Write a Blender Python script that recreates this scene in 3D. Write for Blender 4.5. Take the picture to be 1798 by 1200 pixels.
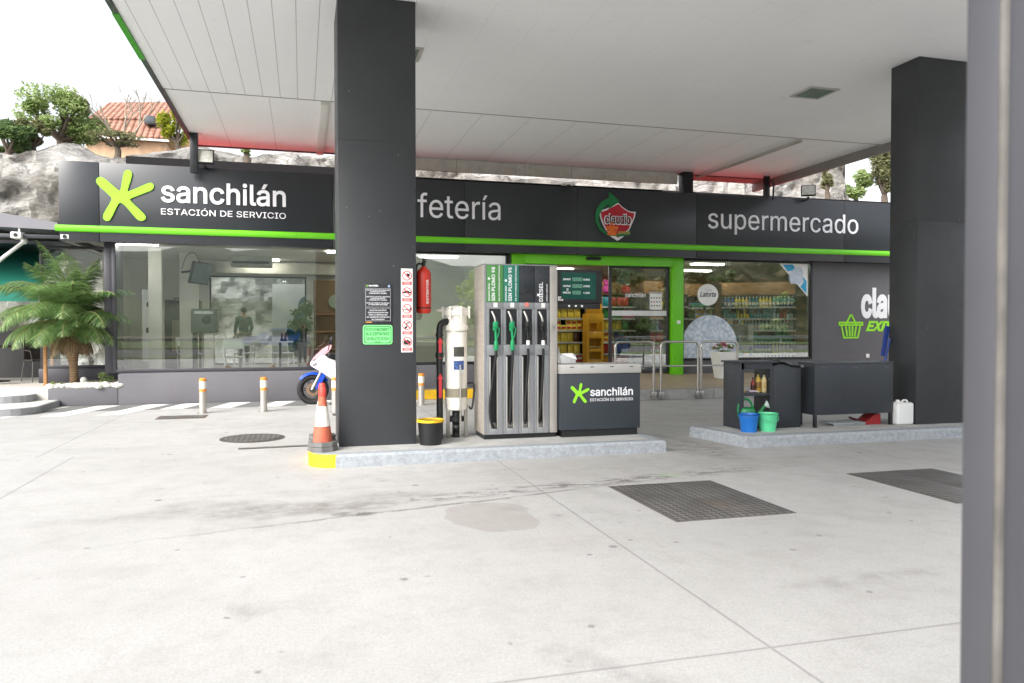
import bpy, bmesh, math, random
import numpy as np
import mathutils.geometry as mgeo
from mathutils import Vector, Matrix, noise
R = math.radians
random.seed(7)
for o in list(bpy.data.objects):
    bpy.data.objects.remove(o)
sc = bpy.context.scene
col = sc.collection

# ------------------------------------------------------------------ camera
FPX, YAW, PITCH, CAMH = 1330.0, R(15.5), R(-1.08), 1.5
cam_d = bpy.data.cameras.new('camera'); cam = bpy.data.objects.new('camera', cam_d); col.objects.link(cam)
cam_d.sensor_width = 36; cam_d.lens = FPX / 1798 * 36; cam_d.clip_start = .02; cam_d.clip_end = 3000
cam.location = (0, 0, CAMH); cam.rotation_euler = (R(90) + PITCH, 0, -YAW)
cam_d.dof.use_dof = True; cam_d.dof.focus_distance = 10.5; cam_d.dof.aperture_fstop = 4.8
sc.camera = cam

# ------------------------------------------------------------------ sky and sun (bright overcast)
SUN_EL, SUN_AZ = R(38), R(230)
w = bpy.data.worlds.new('World'); sc.world = w; w.use_nodes = True
nt = w.node_tree; nt.nodes.clear()
sky = nt.nodes.new('ShaderNodeTexSky'); sky.sky_type = 'NISHITA'; sky.sun_disc = False
sky.sun_elevation = SUN_EL; sky.sun_rotation = SUN_AZ; sky.dust_density = 4; sky.air_density = 1.0
hs = nt.nodes.new('ShaderNodeHueSaturation'); hs.inputs['Saturation'].default_value = .22
bg = nt.nodes.new('ShaderNodeBackground'); bg.inputs['Strength'].default_value = .15
ow = nt.nodes.new('ShaderNodeOutputWorld')
nt.links.new(sky.outputs[0], hs.inputs['Color']); nt.links.new(hs.outputs[0], bg.inputs[0]); nt.links.new(bg.outputs[0], ow.inputs[0])
sd = bpy.data.lights.new('sun', 'SUN'); sd.energy = 1.3; sd.angle = R(30); sd.color = (1, .96, .9)
sun = bpy.data.objects.new('sun', sd); col.objects.link(sun)
sdir = Vector((math.sin(SUN_AZ) * math.cos(SUN_EL), math.cos(SUN_AZ) * math.cos(SUN_EL), math.sin(SUN_EL)))
sun.rotation_euler = (-sdir).to_track_quat('-Z', 'Y').to_euler(); sun.location = (0, 0, 40)
sc.view_settings.view_transform = 'Standard'; sc.view_settings.look = 'None'
sc.view_settings.exposure = 1.38; sc.view_settings.gamma = 1
sc.cycles.transparent_max_bounces = 16; sc.cycles.max_bounces = 8

# ------------------------------------------------------------------ measuring: a photo point on a known plane -> metres
_fw = Vector((math.sin(YAW) * math.cos(PITCH), math.cos(YAW) * math.cos(PITCH), math.sin(PITCH)))
_rt = Vector((math.cos(YAW), -math.sin(YAW), 0)); _up = _rt.cross(_fw)
def ray(x, y): return _fw + _rt * ((x - 899) / FPX) - _up * ((y - 600) / FPX)
def PY(x, y, Y):
    d = ray(x, y); return Vector((0, 0, CAMH)) + d * (Y / d.y)
def PZ(x, y, z=0):
    d = ray(x, y); return Vector((0, 0, CAMH)) + d * ((z - CAMH) / d.z)
def PX(x, y, X):
    d = ray(x, y); return Vector((0, 0, CAMH)) + d * (X / d.x)

# ------------------------------------------------------------------ materials
def lin(h):
    h = h.lstrip('#'); c = [int(h[i:i+2], 16) / 255 for i in (0, 2, 4)]
    return tuple(v / 12.92 if v <= .04045 else ((v + .055) / 1.055) ** 2.4 for v in c)
class NT:
    def __init__(s, mat):
        mat.use_nodes = True; s.t = mat.node_tree; s.n = s.t.nodes; s.b = s.n['Principled BSDF']
        s.out = s.n['Material Output']; s.tc = s.n.new('ShaderNodeTexCoord')
    def link(s, a, b): s.t.links.new(a, b)
    def put(s, inp, v):
        if hasattr(v, 'is_output'): s.link(v, inp)
        elif v is not None: inp.default_value = v
    def m(s, op, a, b=None, c=None, clamp=False):
        n = s.n.new('ShaderNodeMath'); n.operation = op; n.use_clamp = clamp
        for i, v in enumerate((a, b, c)):
            if v is not None: s.put(n.inputs[i], v)
        return n.outputs[0]
    def xyz(s, v=None):
        n = s.n.new('ShaderNodeSeparateXYZ'); s.link(v or s.tc.outputs['Object'], n.inputs[0]); return n.outputs
    def noise(s, scale, detail=4, rough=.55, vec=None, dist=0):
        n = s.n.new('ShaderNodeTexNoise'); n.inputs['Scale'].default_value = scale; n.inputs['Detail'].default_value = detail
        n.inputs['Roughness'].default_value = rough; n.inputs['Distortion'].default_value = dist
        s.link(vec or s.tc.outputs['Object'], n.inputs['Vector']); return n.outputs[0]
    def vor(s, scale, feature='F1', vec=None):
        n = s.n.new('ShaderNodeTexVoronoi'); n.feature = feature; n.inputs['Scale'].default_value = scale
        s.link(vec or s.tc.outputs['Object'], n.inputs['Vector']); return n.outputs[0]
    def scl(s, sx, sy, sz, rot=(0, 0, 0)):
        n = s.n.new('ShaderNodeMapping'); n.inputs['Scale'].default_value = (sx, sy, sz); n.inputs['Rotation'].default_value = rot
        s.link(s.tc.outputs['Object'], n.inputs['Vector']); return n.outputs[0]
    def ramp(s, f, stops):
        n = s.n.new('ShaderNodeValToRGB'); e = n.color_ramp.elements
        while len(e) < len(stops): e.new(.5)
        for i, (p, c) in enumerate(stops):
            e[i].position = p; e[i].color = (*c, 1) if len(c) == 3 else c
        s.link(f, n.inputs[0]); return n.outputs[0]
    def range(s, v, a, b, c=0, d=1):
        n = s.n.new('ShaderNodeMapRange'); s.put(n.inputs[0], v)
        for i, q in enumerate((a, b, c, d)): n.inputs[i + 1].default_value = q
        return n.outputs[0]
    def mix(s, f, a, b, mode='MIX'):
        n = s.n.new('ShaderNodeMix'); n.data_type = 'RGBA'; n.blend_type = mode
        s.put(n.inputs[0], f); s.put(n.inputs[6], (*a, 1) if isinstance(a, tuple) else a); s.put(n.inputs[7], (*b, 1) if isinstance(b, tuple) else b)
        return n.outputs[2]
    def bump(s, h, st=.3, d=.01):
        n = s.n.new('ShaderNodeBump'); n.inputs['Strength'].default_value = st; n.inputs['Distance'].default_value = d
        s.link(h, n.inputs['Height']); s.link(n.outputs[0], s.b.inputs['Normal'])
def mat(name, c, rough=.5, metal=0, var=.12, vs=3, bump=0, bs=60, spec=None, stretch=None, coat=0, dirt=0, rv=.05, det=6):
    m = bpy.data.materials.new(name); k = NT(m)
    if isinstance(c, str): c = lin(c)
    vec = k.scl(*stretch) if stretch else None
    nz = k.noise(vs, det, .6, vec)
    f = k.range(nz, .3, .7, 1 - var, 1 + var)
    colr = k.mix(1.0, tuple(c), f, 'MULTIPLY')
    if dirt:
        d = k.range(k.noise(vs * 2.3, 8, .7), .52, .75, 0, dirt)
        colr = k.mix(d, colr, (.12, .1, .085))
    k.put(k.b.inputs['Base Color'], colr)
    k.put(k.b.inputs['Roughness'], k.range(k.noise(vs * 4, 3), .3, .7, max(.02, rough - rv), min(1, rough + rv)))
    k.b.inputs['Metallic'].default_value = metal
    if spec is not None: k.b.inputs['Specular IOR Level'].default_value = spec
    if coat: k.b.inputs['Coat Weight'].default_value = coat
    if bump: k.bump(k.noise(bs, 4), bump, .01)
    return m
def glass(name, tint=(.86, .93, .9), add=.04, gain=1.0):
    m = bpy.data.materials.new(name); k = NT(m)
    fr = k.n.new('ShaderNodeFresnel'); fr.inputs[0].default_value = 1.5
    f = k.m('ADD', k.m('MULTIPLY', fr.outputs[0], gain), add, clamp=True)
    tr = k.n.new('ShaderNodeBsdfTransparent'); tr.inputs[0].default_value = (*tint, 1)
    gl = k.n.new('ShaderNodeBsdfGlossy'); gl.inputs['Roughness'].default_value = 0.0; gl.inputs[0].default_value = (1, 1, 1, 1)
    mx = k.n.new('ShaderNodeMixShader'); k.link(f, mx.inputs[0]); k.link(tr.outputs[0], mx.inputs[1]); k.link(gl.outputs[0], mx.inputs[2])
    k.link(mx.outputs[0], k.out.inputs[0]); return m
def emit(name, c, s):
    m = mat(name, c); b = m.node_tree.nodes['Principled BSDF']
    b.inputs['Emission Color'].default_value = (*(lin(c) if isinstance(c, str) else c), 1); b.inputs['Emission Strength'].default_value = s; return m

# ------------------------------------------------------------------ mesh builder
_tcache = {}
import os
try:  # the typeface that ships with Blender itself; the built-in one otherwise
    FONT = bpy.data.fonts.load(os.path.join(bpy.utils.system_resource('DATAFILES'), 'fonts', 'Inter.woff2'))
except Exception:
    FONT = None
def glyphs(s, bold=0.0, shear=0.0):
    key = (s, bold, shear)
    if key not in _tcache:
        c = bpy.data.curves.new('lettering', 'FONT'); c.body = s; c.font = FONT or c.font; c.shear = shear; c.resolution_u = 3; c.fill_mode = 'NONE'
        o = bpy.data.objects.new('lettering', c); me = bpy.data.meshes.new_from_object(o)
        P = np.array([(p.co.x, p.co.y) for p in me.vertices]); nb = {}
        for e in me.edges: i, j = e.vertices; nb.setdefault(i, []).append(j); nb.setdefault(j, []).append(i)
        seen = set(); loops = []
        for i in range(len(P)):
            if i in seen or i not in nb: continue
            lp = [i]; seen.add(i); cur = min(nb[i])
            while cur not in seen:
                lp.append(cur); seen.add(cur); nx = [q for q in nb[cur] if q not in seen]
                if not nx: break
                cur = nx[0]
            if len(lp) > 2: loops.append(P[lp])
        bpy.data.objects.remove(o); bpy.data.curves.remove(c); bpy.data.meshes.remove(me)
        ar = [float(np.sum(l[:, 0]*np.roll(l[:, 1], -1) - np.roll(l[:, 0], -1)*l[:, 1])) for l in loops]
        sg = 1 if ar[int(np.argmax(np.abs(ar)))] > 0 else -1
        if bold:
            nl = []
            for l in loops:
                d = np.roll(l, -1, 0) - l; L = np.linalg.norm(d, axis=1, keepdims=True); d = d/np.maximum(L, 1e-9); d0 = np.roll(d, 1, 0)
                n = np.stack([d[:, 1]+d0[:, 1], -(d[:, 0]+d0[:, 0])], 1)*sg; q = np.linalg.norm(n, axis=1, keepdims=True)
                n = n/np.maximum(q, .2)*np.minimum(2/np.maximum(q, .2), 1.8); nl.append(l + n*bold)
            loops = nl
        vs = [Vector(p) for l in loops for p in l]; es = []; k = 0
        for l in loops: m_ = len(l); es += [(k+i, k+(i+1) % m_) for i in range(m_)]; k += m_
        ov, oe, of = mgeo.delaunay_2d_cdt(vs, es, [], 0, 1e-6)[:3]
        O = np.array([(p.x, p.y) for p in ov]); F = [tuple(f) for f in of]; Cn = np.array([O[list(f)].mean(0) for f in F]); wn = np.zeros(len(F))
        for l in loops:
            A, Bq = l, np.roll(l, -1, 0)
            for (ax, ay), (bx, by) in zip(A, Bq):
                cr = (bx-ax)*(Cn[:, 1]-ay) - (by-ay)*(Cn[:, 0]-ax)
                wn += ((ay <= Cn[:, 1]) & (by > Cn[:, 1]) & (cr > 0)).astype(float) - ((ay > Cn[:, 1]) & (by <= Cn[:, 1]) & (cr < 0))
        _tcache[key] = ([tuple(p) for p in O], [f for f, w_ in zip(F, wn) if w_ != 0])
    return _tcache[key]
class MB:
    def __init__(s): s.v = []; s.f = []; s.mi = []
    def add(s, v, f, mi=0, T=None):
        n = len(s.v); s.v += [tuple(T @ Vector(p)) if T else tuple(p) for p in v]
        s.f += [tuple(i + n for i in q) for q in f]; s.mi += [mi] * len(f); return s
    def bm(s, b, mi=0, T=None):
        b.verts.index_update(); s.add([v.co for v in b.verts], [[v.index for v in f.verts] for f in b.faces], mi, T); b.free(); return s
    def box(s, x0, x1, y0, y1, z0, z1, b=0, mi=0, T=None, seg=2):
        B = bmesh.new(); bmesh.ops.create_cube(B, size=1)
        for v in B.verts: v.co = ((x0 + x1) / 2 + v.co.x * (x1 - x0), (y0 + y1) / 2 + v.co.y * (y1 - y0), (z0 + z1) / 2 + v.co.z * (z1 - z0))
        if b: bmesh.ops.bevel(B, geom=list(B.edges), offset=b, segments=seg, affect='EDGES', profile=.5)
        return s.bm(B, mi, T)
    def lathe(s, prof, n=24, mi=0, T=None, cap=True):
        v = []; f = []
        for r, z in prof:
            for k in range(n): a = 2 * math.pi * k / n; v.append((r * math.cos(a), r * math.sin(a), z))
        for i in range(len(prof) - 1):
            for k in range(n): k2 = (k + 1) % n; f.append((i*n+k, i*n+k2, (i+1)*n+k2, (i+1)*n+k))
        if cap: f.append(tuple(range(n))[::-1]); f.append(tuple((len(prof)-1)*n + k for k in range(n)))
        return s.add(v, f, mi, T)
    def cyl(s, p0, p1, r0, r1=None, n=16, mi=0):
        p0, p1 = Vector(p0), Vector(p1); d = p1 - p0
        T = Matrix.Translation(p0) @ d.to_track_quat('Z', 'Y').to_matrix().to_4x4()
        return s.lathe([(r0, 0), (r0 if r1 is None else r1, d.length)], n, mi, T)
    def tube(s, pts, r, n=10, mi=0, closed=False):
        pts = [Vector(p) for p in pts]; N = len(pts); v = []; f = []; up = None
        rr = r if isinstance(r, (list, tuple)) else [r] * N
        for i, p in enumerate(pts):
            if closed: d = pts[(i+1) % N] - pts[i-1]
            else: d = pts[min(i+1, N-1)] - pts[max(i-1, 0)]
            d.normalize()
            if up is None: up = d.orthogonal().normalized()
            up = (up - d * up.dot(d)).normalized(); q = d.cross(up)
            for k in range(n):
                a = 2 * math.pi * k / n; v.append(p + (up * math.cos(a) + q * math.sin(a)) * rr[i])
        for i in range(N if closed else N - 1):
            j = (i + 1) % N
            for k in range(n): k2 = (k+1) % n; f.append((i*n+k, i*n+k2, j*n+k2, j*n+k))
        if not closed: f.append(tuple(range(n))[::-1]); f.append(tuple((N-1)*n + k for k in range(n)))
        return s.add(v, f, mi)
    def prism(s, poly, a0, a1, axis='y', mi=0, T=None):
        n = len(poly)
        def P(p, a): return {'y': (p[0], a, p[1]), 'z': (p[0], p[1], a), 'x': (a, p[0], p[1])}[axis]
        v = [P(p, a0) for p in poly] + [P(p, a1) for p in poly]
        f = [tuple(range(n)), tuple(range(2*n-1, n-1, -1))] + [(i, (i+1) % n + 0, (i+1) % n + n, i + n)[::-1] for i in range(n)]
        return s.add(v, f, mi, T)
    def flat(s, pts, mi=0): return s.add(pts, [tuple(range(len(pts)))], mi)
    def sphere(s, c, r, n=12, mi=0, sc3=(1, 1, 1)):
        prof = [(max(1e-4, math.sin(math.pi*i/n)), -math.cos(math.pi*i/n)) for i in range(n+1)]
        return s.lathe(prof, n*2 if n < 10 else 20, mi, Matrix.Translation(c) @ Matrix.Diagonal((r*sc3[0], r*sc3[1], r*sc3[2], 1)), False)
    def text(s, txt, x0, x1, z, h, ref='E', y=0.0, th=.004, bold=0.0, shear=0.0, mi=0, T=None, right=False, fit=None):
        """lettering in the XZ plane facing -Y: from x0 to x1 wide, baseline z, height h of the letter ref"""
        v, f = glyphs(txt, bold, shear); rv, _ = glyphs(ref, bold)
        kz = h / (max(p[1] for p in rv) - min(p[1] for p in rv)); bz = min(p[1] for p in rv)
        mn, mxx = min(p[0] for p in v), max(p[0] for p in v); kx = (x1 - x0) / (mxx - mn) if x1 is not None else kz
        if fit:
            fv, _ = glyphs(fit, bold, shear); kx = (x1 - x0) / (max(p[0] for p in fv) - min(p[0] for p in fv)); x0 = x1 - kx * (mxx - mn)
        n = len(v); V = [(x0 + (p[0]-mn)*kx, y - th, z + (p[1]-bz)*kz) for p in v]
        cnt = {}
        for q in f:
            for i in range(len(q)):
                a, b = q[i], q[(i+1) % len(q)]; cnt[(a, b)] = cnt.get((a, b), 0) + 1
        edges = [(a, b) for (a, b) in cnt if (b, a) not in cnt]
        V2 = [(p[0], y, p[2]) for p in V]
        return s.add(V + V2, [tuple(q) for q in f] + [(a, a+n, b+n, b) for a, b in edges], mi, T)
    def build(s, name, mats, parent=None, smooth=True, label=None, angle=38):
        me = bpy.data.meshes.new(name); me.from_pydata(s.v, [], s.f)
        for m in (mats if isinstance(mats, (list, tuple)) else [mats]): me.materials.append(m)
        me.polygons.foreach_set('material_index', s.mi)
        me.validate(); me.update()
        if smooth:
            me.polygons.foreach_set('use_smooth', [True] * len(me.polygons)); me.set_sharp_from_angle(angle=R(angle))
        o = bpy.data.objects.new(name, me); col.objects.link(o)
        if parent: o.parent = parent
        if label: o['label'] = label
        return o
def tag(o, label=None, cat=None, group=None, kind=None):
    for k, v in (('label', label), ('category', cat), ('group', group), ('kind', kind)):
        if v: o[k] = v
    if cat and not kind: o['kind'] = 'thing'
    return o
def thing(name, label, cat, loc=(0, 0, 0), rz=0, group=None):
    o = bpy.data.objects.new(name, None); col.objects.link(o); o.empty_display_size = .1
    o.location = loc; o.rotation_euler = (0, 0, rz); return tag(o, label, cat, group)
def dup(src, loc, rz=None, label=None):
    r = src.copy(); col.objects.link(r); r.location = loc
    if rz is not None: r.rotation_euler = (0, 0, rz)
    if label: r['label'] = label
    for ch in list(src.children):
        c = ch.copy(); col.objects.link(c); c.parent = r
        for g in list(ch.children):
            d = g.copy(); col.objects.link(d); d.parent = c
    return r
def struct(name, mb, m, smooth=False): return tag(mb.build(name, m, None, smooth), kind='structure')
def chaikin(p, n=2):
    for _ in range(n):
        q = []
        for i in range(len(p)):
            a, b = p[i], p[(i+1) % len(p)]
            q += [(a[0]*.75+b[0]*.25, a[1]*.75+b[1]*.25), (a[0]*.25+b[0]*.75, a[1]*.25+b[1]*.75)]
        p = q
    return p
def circle(cx, cz, r, n=32, a0=0, a1=2*math.pi): return [(cx + r*math.cos(a0+(a1-a0)*i/n), cz + r*math.sin(a0+(a1-a0)*i/n)) for i in range(n)]
def smoothpath(pts, n=6):
    pts = [Vector(p) for p in pts]; out = []
    for i in range(len(pts)-1):
        p0, p1, p2, p3 = pts[max(i-1, 0)], pts[i], pts[i+1], pts[min(i+2, len(pts)-1)]
        for k in range(n):
            t = k/n; out.append(.5*((2*p1)+(p2-p0)*t+(2*p0-5*p1+4*p2-p3)*t*t+(3*p1-p0-3*p2+p3)*t**3))
    return out + [pts[-1]]

# ------------------------------------------------------------------ palette
CHAR = mat('charcoal_cladding', '#3a3d42', .38, 0, .06, 1.2, spec=.5)
CHAR2 = mat('charcoal_sheet', '#34373c', .42, 0, .08, 2)
FASC = mat('fascia_panel', '#272a2f', .3, 0, .04, .5, spec=.6, rv=.01, det=1)
DARKM = mat('dark_metal', '#26282b', .4, .3, .1, 4)
BLACK = mat('black_plastic', '#17181a', .45, 0, .15, 6)
RUBBER = mat('rubber', '#1c1c1d', .75, 0, .15, 8, .2)
GREEN = mat('lime_green_paint', '#69c41e', .35, 0, .05, 2)
GREENL = mat('lime_logo', '#8fdb28', .45, 0, .04, 2)
WHITE = mat('white_paint', '#e3e3e0', .45, 0, .05, 3)
WHITEL = mat('white_lettering', '#e8e8ec', .4, 0, .03, 3)
STEEL = mat('stainless_steel', '#b4b2ad', .3, .85, .08, 4, stretch=(1, 1, 30))
ALU = mat('pale_aluminium', '#bcb9b3', .42, .35, .07, 2)
ROOFK = mat('black_roof_trim', '#1b1c1e', .85, 0, .1, 3, spec=.2)
GREYM = mat('grey_pump_panel', '#8f9194', .42, .35, .07, 3)
YELLOW = mat('yellow_paint', '#e2b418', .6, 0, .15, 6, .1, dirt=.35)
RED = mat('red_paint', '#c0301f', .38, 0, .08, 3)
SOFFIT = mat('soffit_white', '#d8d5d0', .5, 0, .04, .7)
PLASTER = mat('grey_plaster', '#5f5e62', .85, 0, .07, 1.5, .35, 140)
PLINTH = mat('grey_plinth_plaster', '#605f64', .85, 0, .1, 1.2, .4, 120, dirt=.25)
KERB = mat('granite_kerb', '#979da3', .8, 0, .2, 22, .8, 60, dirt=.5)
INWALL = mat('cafe_white_wall', '#d9d6cc', .8, 0, .05, 2)
STONEW = mat('white_stone', '#d7d3ca', .7, 0, .12, 7, .3, 30)
WOOD = mat('warm_wood', '#a5784c', .55, 0, .2, 3, stretch=(1, 1, 8))
GLASS = glass('window_glass', (.94, .97, .96), .055, 1.25)
GLASSD = glass('shop_window_glass', (.85, .9, .87), .2, 1.3)
# ================================================================== THE SETTING
def concrete():
    m = bpy.data.materials.new('forecourt_concrete'); k = NT(m); X, Y, Z_ = k.xyz()
    big = k.noise(.35, 5, .6); mid = k.noise(2.2, 8, .7); fine = k.noise(120, 3, .6)
    c = k.mix(k.range(big, .3, .7), (.385, .382, .377), (.47, .468, .464))
    c = k.mix(k.range(mid, .45, .7, 0, .4), c, (.33, .32, .305)); c = k.mix(k.range(k.noise(1.1, 9, .75), .5, .68, 0, .3), c, (.29, .28, .27))
    c = k.mix(k.range(k.noise(70, 4, .75), .4, .66, 0, .5), c, (.25, .24, .23)); c = k.mix(k.range(k.noise(38, 4, .7), .5, .72, 0, .4), c, (.27, .26, .25)); c = k.mix(k.range(k.noise(5, 9, .8, k.scl(1, .45, 1)), .52, .7, 0, .3), c, (.25, .235, .22))
    wob = k.m('MULTIPLY', k.m('SUBTRACT', k.noise(3, 5, .7), .5), .012)
    def line(v, at, wd, lo=None, hi=None, other=None, st=.5):
        d = k.m('ABSOLUTE', k.m('SUBTRACT', k.m('ADD', v, wob), at))
        f = k.range(d, wd * .4, wd * 1.6, st, 0)
        if lo is not None: f = k.m('MULTIPLY', f, k.m('MULTIPLY', k.m('GREATER_THAN', other, lo), k.m('LESS_THAN', other, hi)))
        return f
    fs = [line(X, 2.11, .008), line(Y, 3.07, .008, 0.4, 30, X), line(Y, 7.15, .006, -40, 2.1, X, .35), line(X, -2.55, .010, 7.4, 9.8, Y), line(X, -2.95, .008, 9.8, 15.3, Y, .6), line(X, 6.6, .007, 4, 30, Y, .4), line(Y, 13.0, .008, 4, 30, X, .5)]
    tot = fs[0]
    for f in fs[1:]: tot = k.m('MAXIMUM', tot, f)
    c = k.mix(tot, c, (.13, .125, .12))
    # the long oily crack running across the bay
    yy = k.m('SUBTRACT', Y, k.m('ADD', k.m('MULTIPLY', X, .22), 6.03))
    wob2 = k.m('MULTIPLY', k.m('SUBTRACT', k.noise(2.0, 6, .75), .5), .22)
    dd = k.m('ABSOLUTE', k.m('ADD', yy, wob2))
    ext = k.m('MULTIPLY', k.m('MULTIPLY', k.range(X, -1.6, .5), k.range(X, 2.2, 3.0, 1, 0)), k.range(k.noise(4, 5, .7), .35, .55, .25, 1))
    c = k.mix(k.m('MULTIPLY', k.range(dd, .008, .04, .75, 0), ext), c, (.11, .10, .095))
    ext2 = k.m('MULTIPLY', k.range(X, .0, 1.4), k.range(X, 3.6, 5.6, 1, 0))
    band = k.m('MULTIPLY', k.m('MULTIPLY', k.range(k.m('ABSOLUTE', k.m('SUBTRACT', Y, k.m('ADD', k.m('MULTIPLY', X, .14), 6.42))), .0, .2, 1, 0), ext2), k.range(k.noise(9, 6, .75, k.scl(.35, 1, 1)), .49, .53))
    c = k.mix(k.m('MULTIPLY', band, .9), c, (.09, .08, .075))
    # oil and water stains: x, y, radius x, radius y, strength, colour
    for (x, y, rx, ry, st, cc) in [(.0, 6.45, .8, .26, .8, (.16, .147, .136)), (-1.2, 6.5, .9, .16, .4, (.2, .19, .18)), (.42, 6.17, .17, .07, 1.0, (.08, .072, .065)), (.7, 6.75, .5, .2, .6, (.2, .185, .17)), (-.75, 6.75, .5, .24, .7, (.22, .21, .2)), (.38, 6.18, .16, .10, .9, (.11, .1, .095)), (1.75, 5.0, .7, .2, .3, (.34, .29, .26)),
                                   (3.0, 7.5, 2.2, .5, .45, (.3, .285, .27)), (4.75, 8.6, .45, 1.0, .75, (.17, .155, .145)), (-.2, 10.2, 1.0, .5, .3, (.32, .3, .28)), (5.5, 7.3, 2.5, .25, .3, (.3, .29, .27)), (1.0, 3.6, 1.4, .8, .16, (.3, .29, .28)), (7.0, 11, 3, 1.0, .3, (.32, .3, .285)), (2.5, 11.8, 2.5, 1.2, .35, (.31, .3, .285)), (-1.8, 4.4, 1.3, .3, .22, (.34, .32, .3))]:
        e = k.m('ADD', k.m('POWER', k.m('MULTIPLY', k.m('SUBTRACT', X, x), 1/rx), 2), k.m('POWER', k.m('MULTIPLY', k.m('SUBTRACT', Y, y), 1/ry), 2))
        f = k.m('MULTIPLY', k.range(k.m('ADD', e, k.m('MULTIPLY', k.m('SUBTRACT', k.noise(3.5, 6, .7), .5), 2.6)), .15, 1.35, 1, 0), k.range(k.noise(7, 8, .8, k.scl(.6, 1, 1)), .4, .58, .15, 1))
        c = k.mix(k.m('MULTIPLY', f, st), c, cc)
    # a damp patch with a clear edge under the crack
    e = k.m('ADD', k.m('POWER', k.m('MULTIPLY', k.m('SUBTRACT', X, 1.45), 2.6), 2), k.m('POWER', k.m('MULTIPLY', k.m('SUBTRACT', Y, 5.82), 1.9), 2))
    c = k.mix(k.range(k.m('ADD', e, k.m('MULTIPLY', k.m('SUBTRACT', k.noise(1.6, 4, .6), .5), 1.5)), .82, .9, .55, 0), c, (.27, .245, .23))
    e = k.m('ADD', k.m('POWER', k.m('MULTIPLY', k.m('SUBTRACT', X, 3.6), 5), 2), k.m('POWER', k.m('MULTIPLY', k.m('SUBTRACT', Y, 6.95), 9), 2))
    c = k.mix(k.m('MULTIPLY', k.range(e, .2, 1, 1, 0), k.range(k.noise(16, 5, .8), .45, .6, 0, .7)), c, (.18, .36, .10))
    # tyre scuffs
    for (x, y, r0) in ((-1.2, 1.2, 3.1), (3.4, 2.2, 1.6), (5.5, 9.5, 5.2)):
        rr = k.m('SQRT', k.m('ADD', k.m('POWER', k.m('SUBTRACT', X, x), 2), k.m('POWER', k.m('SUBTRACT', Y, y), 2)))
        c = k.mix(k.m('MULTIPLY', k.range(k.m('ABSOLUTE', k.m('SUBTRACT', rr, r0)), .02, .14, .3, 0), k.range(k.noise(1.1, 7, .75), .5, .62)), c, (.16, .155, .15))
    # gum spots and small chips
    v2 = k.vor(3.6); c = k.mix(k.m('MULTIPLY', k.range(k.m('ADD', v2, k.m('MULTIPLY', k.noise(25, 3), .12)), .115, .15, .75, 0), k.m('GREATER_THAN', k.noise(1.3, 2), .47)), c, (.17, .16, .155))
    v = k.vor(1.3); pick = k.noise(.9, 2)
    c = k.mix(k.m('MULTIPLY', k.range(k.m('ADD', v, k.m('MULTIPLY', k.noise(14, 3), .06)), .065, .085, .8, 0), k.m('GREATER_THAN', pick, .4)), c, (.16, .15, .145))
    c = k.mix(k.range(k.m('ABSOLUTE', k.m('SUBTRACT', k.noise(.8, 7, .62, None, .4), .5)), .0, .0018, .28, 0), c, (.2, .19, .18))
    k.put(k.b.inputs['Base Color'], c)
    k.put(k.b.inputs['Roughness'], k.range(mid, .3, .7, .55, .8))
    k.bump(k.m('ADD', k.m('MULTIPLY', fine, .6), k.m('MULTIPLY', tot, -1.5)), .22, .006)
    return m
CONC = concrete()
def terrain_mat(name, a, b, c, s=.3, bump=.6):
    m = bpy.data.materials.new(name); k = NT(m)
    n = k.noise(s, 8, .65); n2 = k.noise(s * 7, 6, .7)
    q = k.ramp(k.m('ADD', k.m('MULTIPLY', n, .65), k.m('MULTIPLY', n2, .35)), [(.36, a), (.5, b), (.64, c)])
    k.put(k.b.inputs['Base Color'], q); k.b.inputs['Roughness'].default_value = .9; k.bump(n2, bump, .3); return m
GRASSM = terrain_mat('verge_grass', (.055, .09, .022), (.09, .135, .035), (.13, .15, .05), .5)
ASPH = mat('road_asphalt', (.075, .075, .077), .85, 0, .15, 2, .3, 150)
DIRT = terrain_mat('open_land', (.09, .1, .04), (.14, .13, .07), (.2, .17, .12), .2)
def rock():
    m = bpy.data.materials.new('cliff_rock'); k = NT(m)
    v = k.scl(.5, .5, .9, (0, R(25), 0)); n = k.noise(.55, 10, .68, v, 1.2); n2 = k.noise(3.2, 8, .7, v, .6); w_ = k.m('ABSOLUTE', k.m('SUBTRACT', k.noise(.8, 6, .6, v, .8), .5)); n3 = k.noise(.22, 3, .5)
    c = k.ramp(n, [(.34, (.12, .115, .105)), (.45, (.34, .33, .31)), (.54, (.53, .515, .49)), (.7, (.66, .645, .62))])
    c = k.mix(k.range(n2, .5, .66, 0, .55), c, (.24, .21, .165))
    c = k.mix(k.range(w_, 0, .02, .6, 0), c, (.10, .095, .085)); c = k.mix(k.range(n3, .48, .62, 0, .55), c, (.22, .195, .16))
    c = k.mix(k.range(k.noise(.9, 6, .7), .6, .72, 0, .6), c, (.16, .16, .09))
    k.put(k.b.inputs['Base Color'], c); k.b.inputs['Roughness'].default_value = .9
    k.bump(k.m('ADD', k.m('MULTIPLY', n2, .6), k.m('MULTIPLY', n, 1.0)), 1.0, .6); return m
ROCK = rock()

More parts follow.
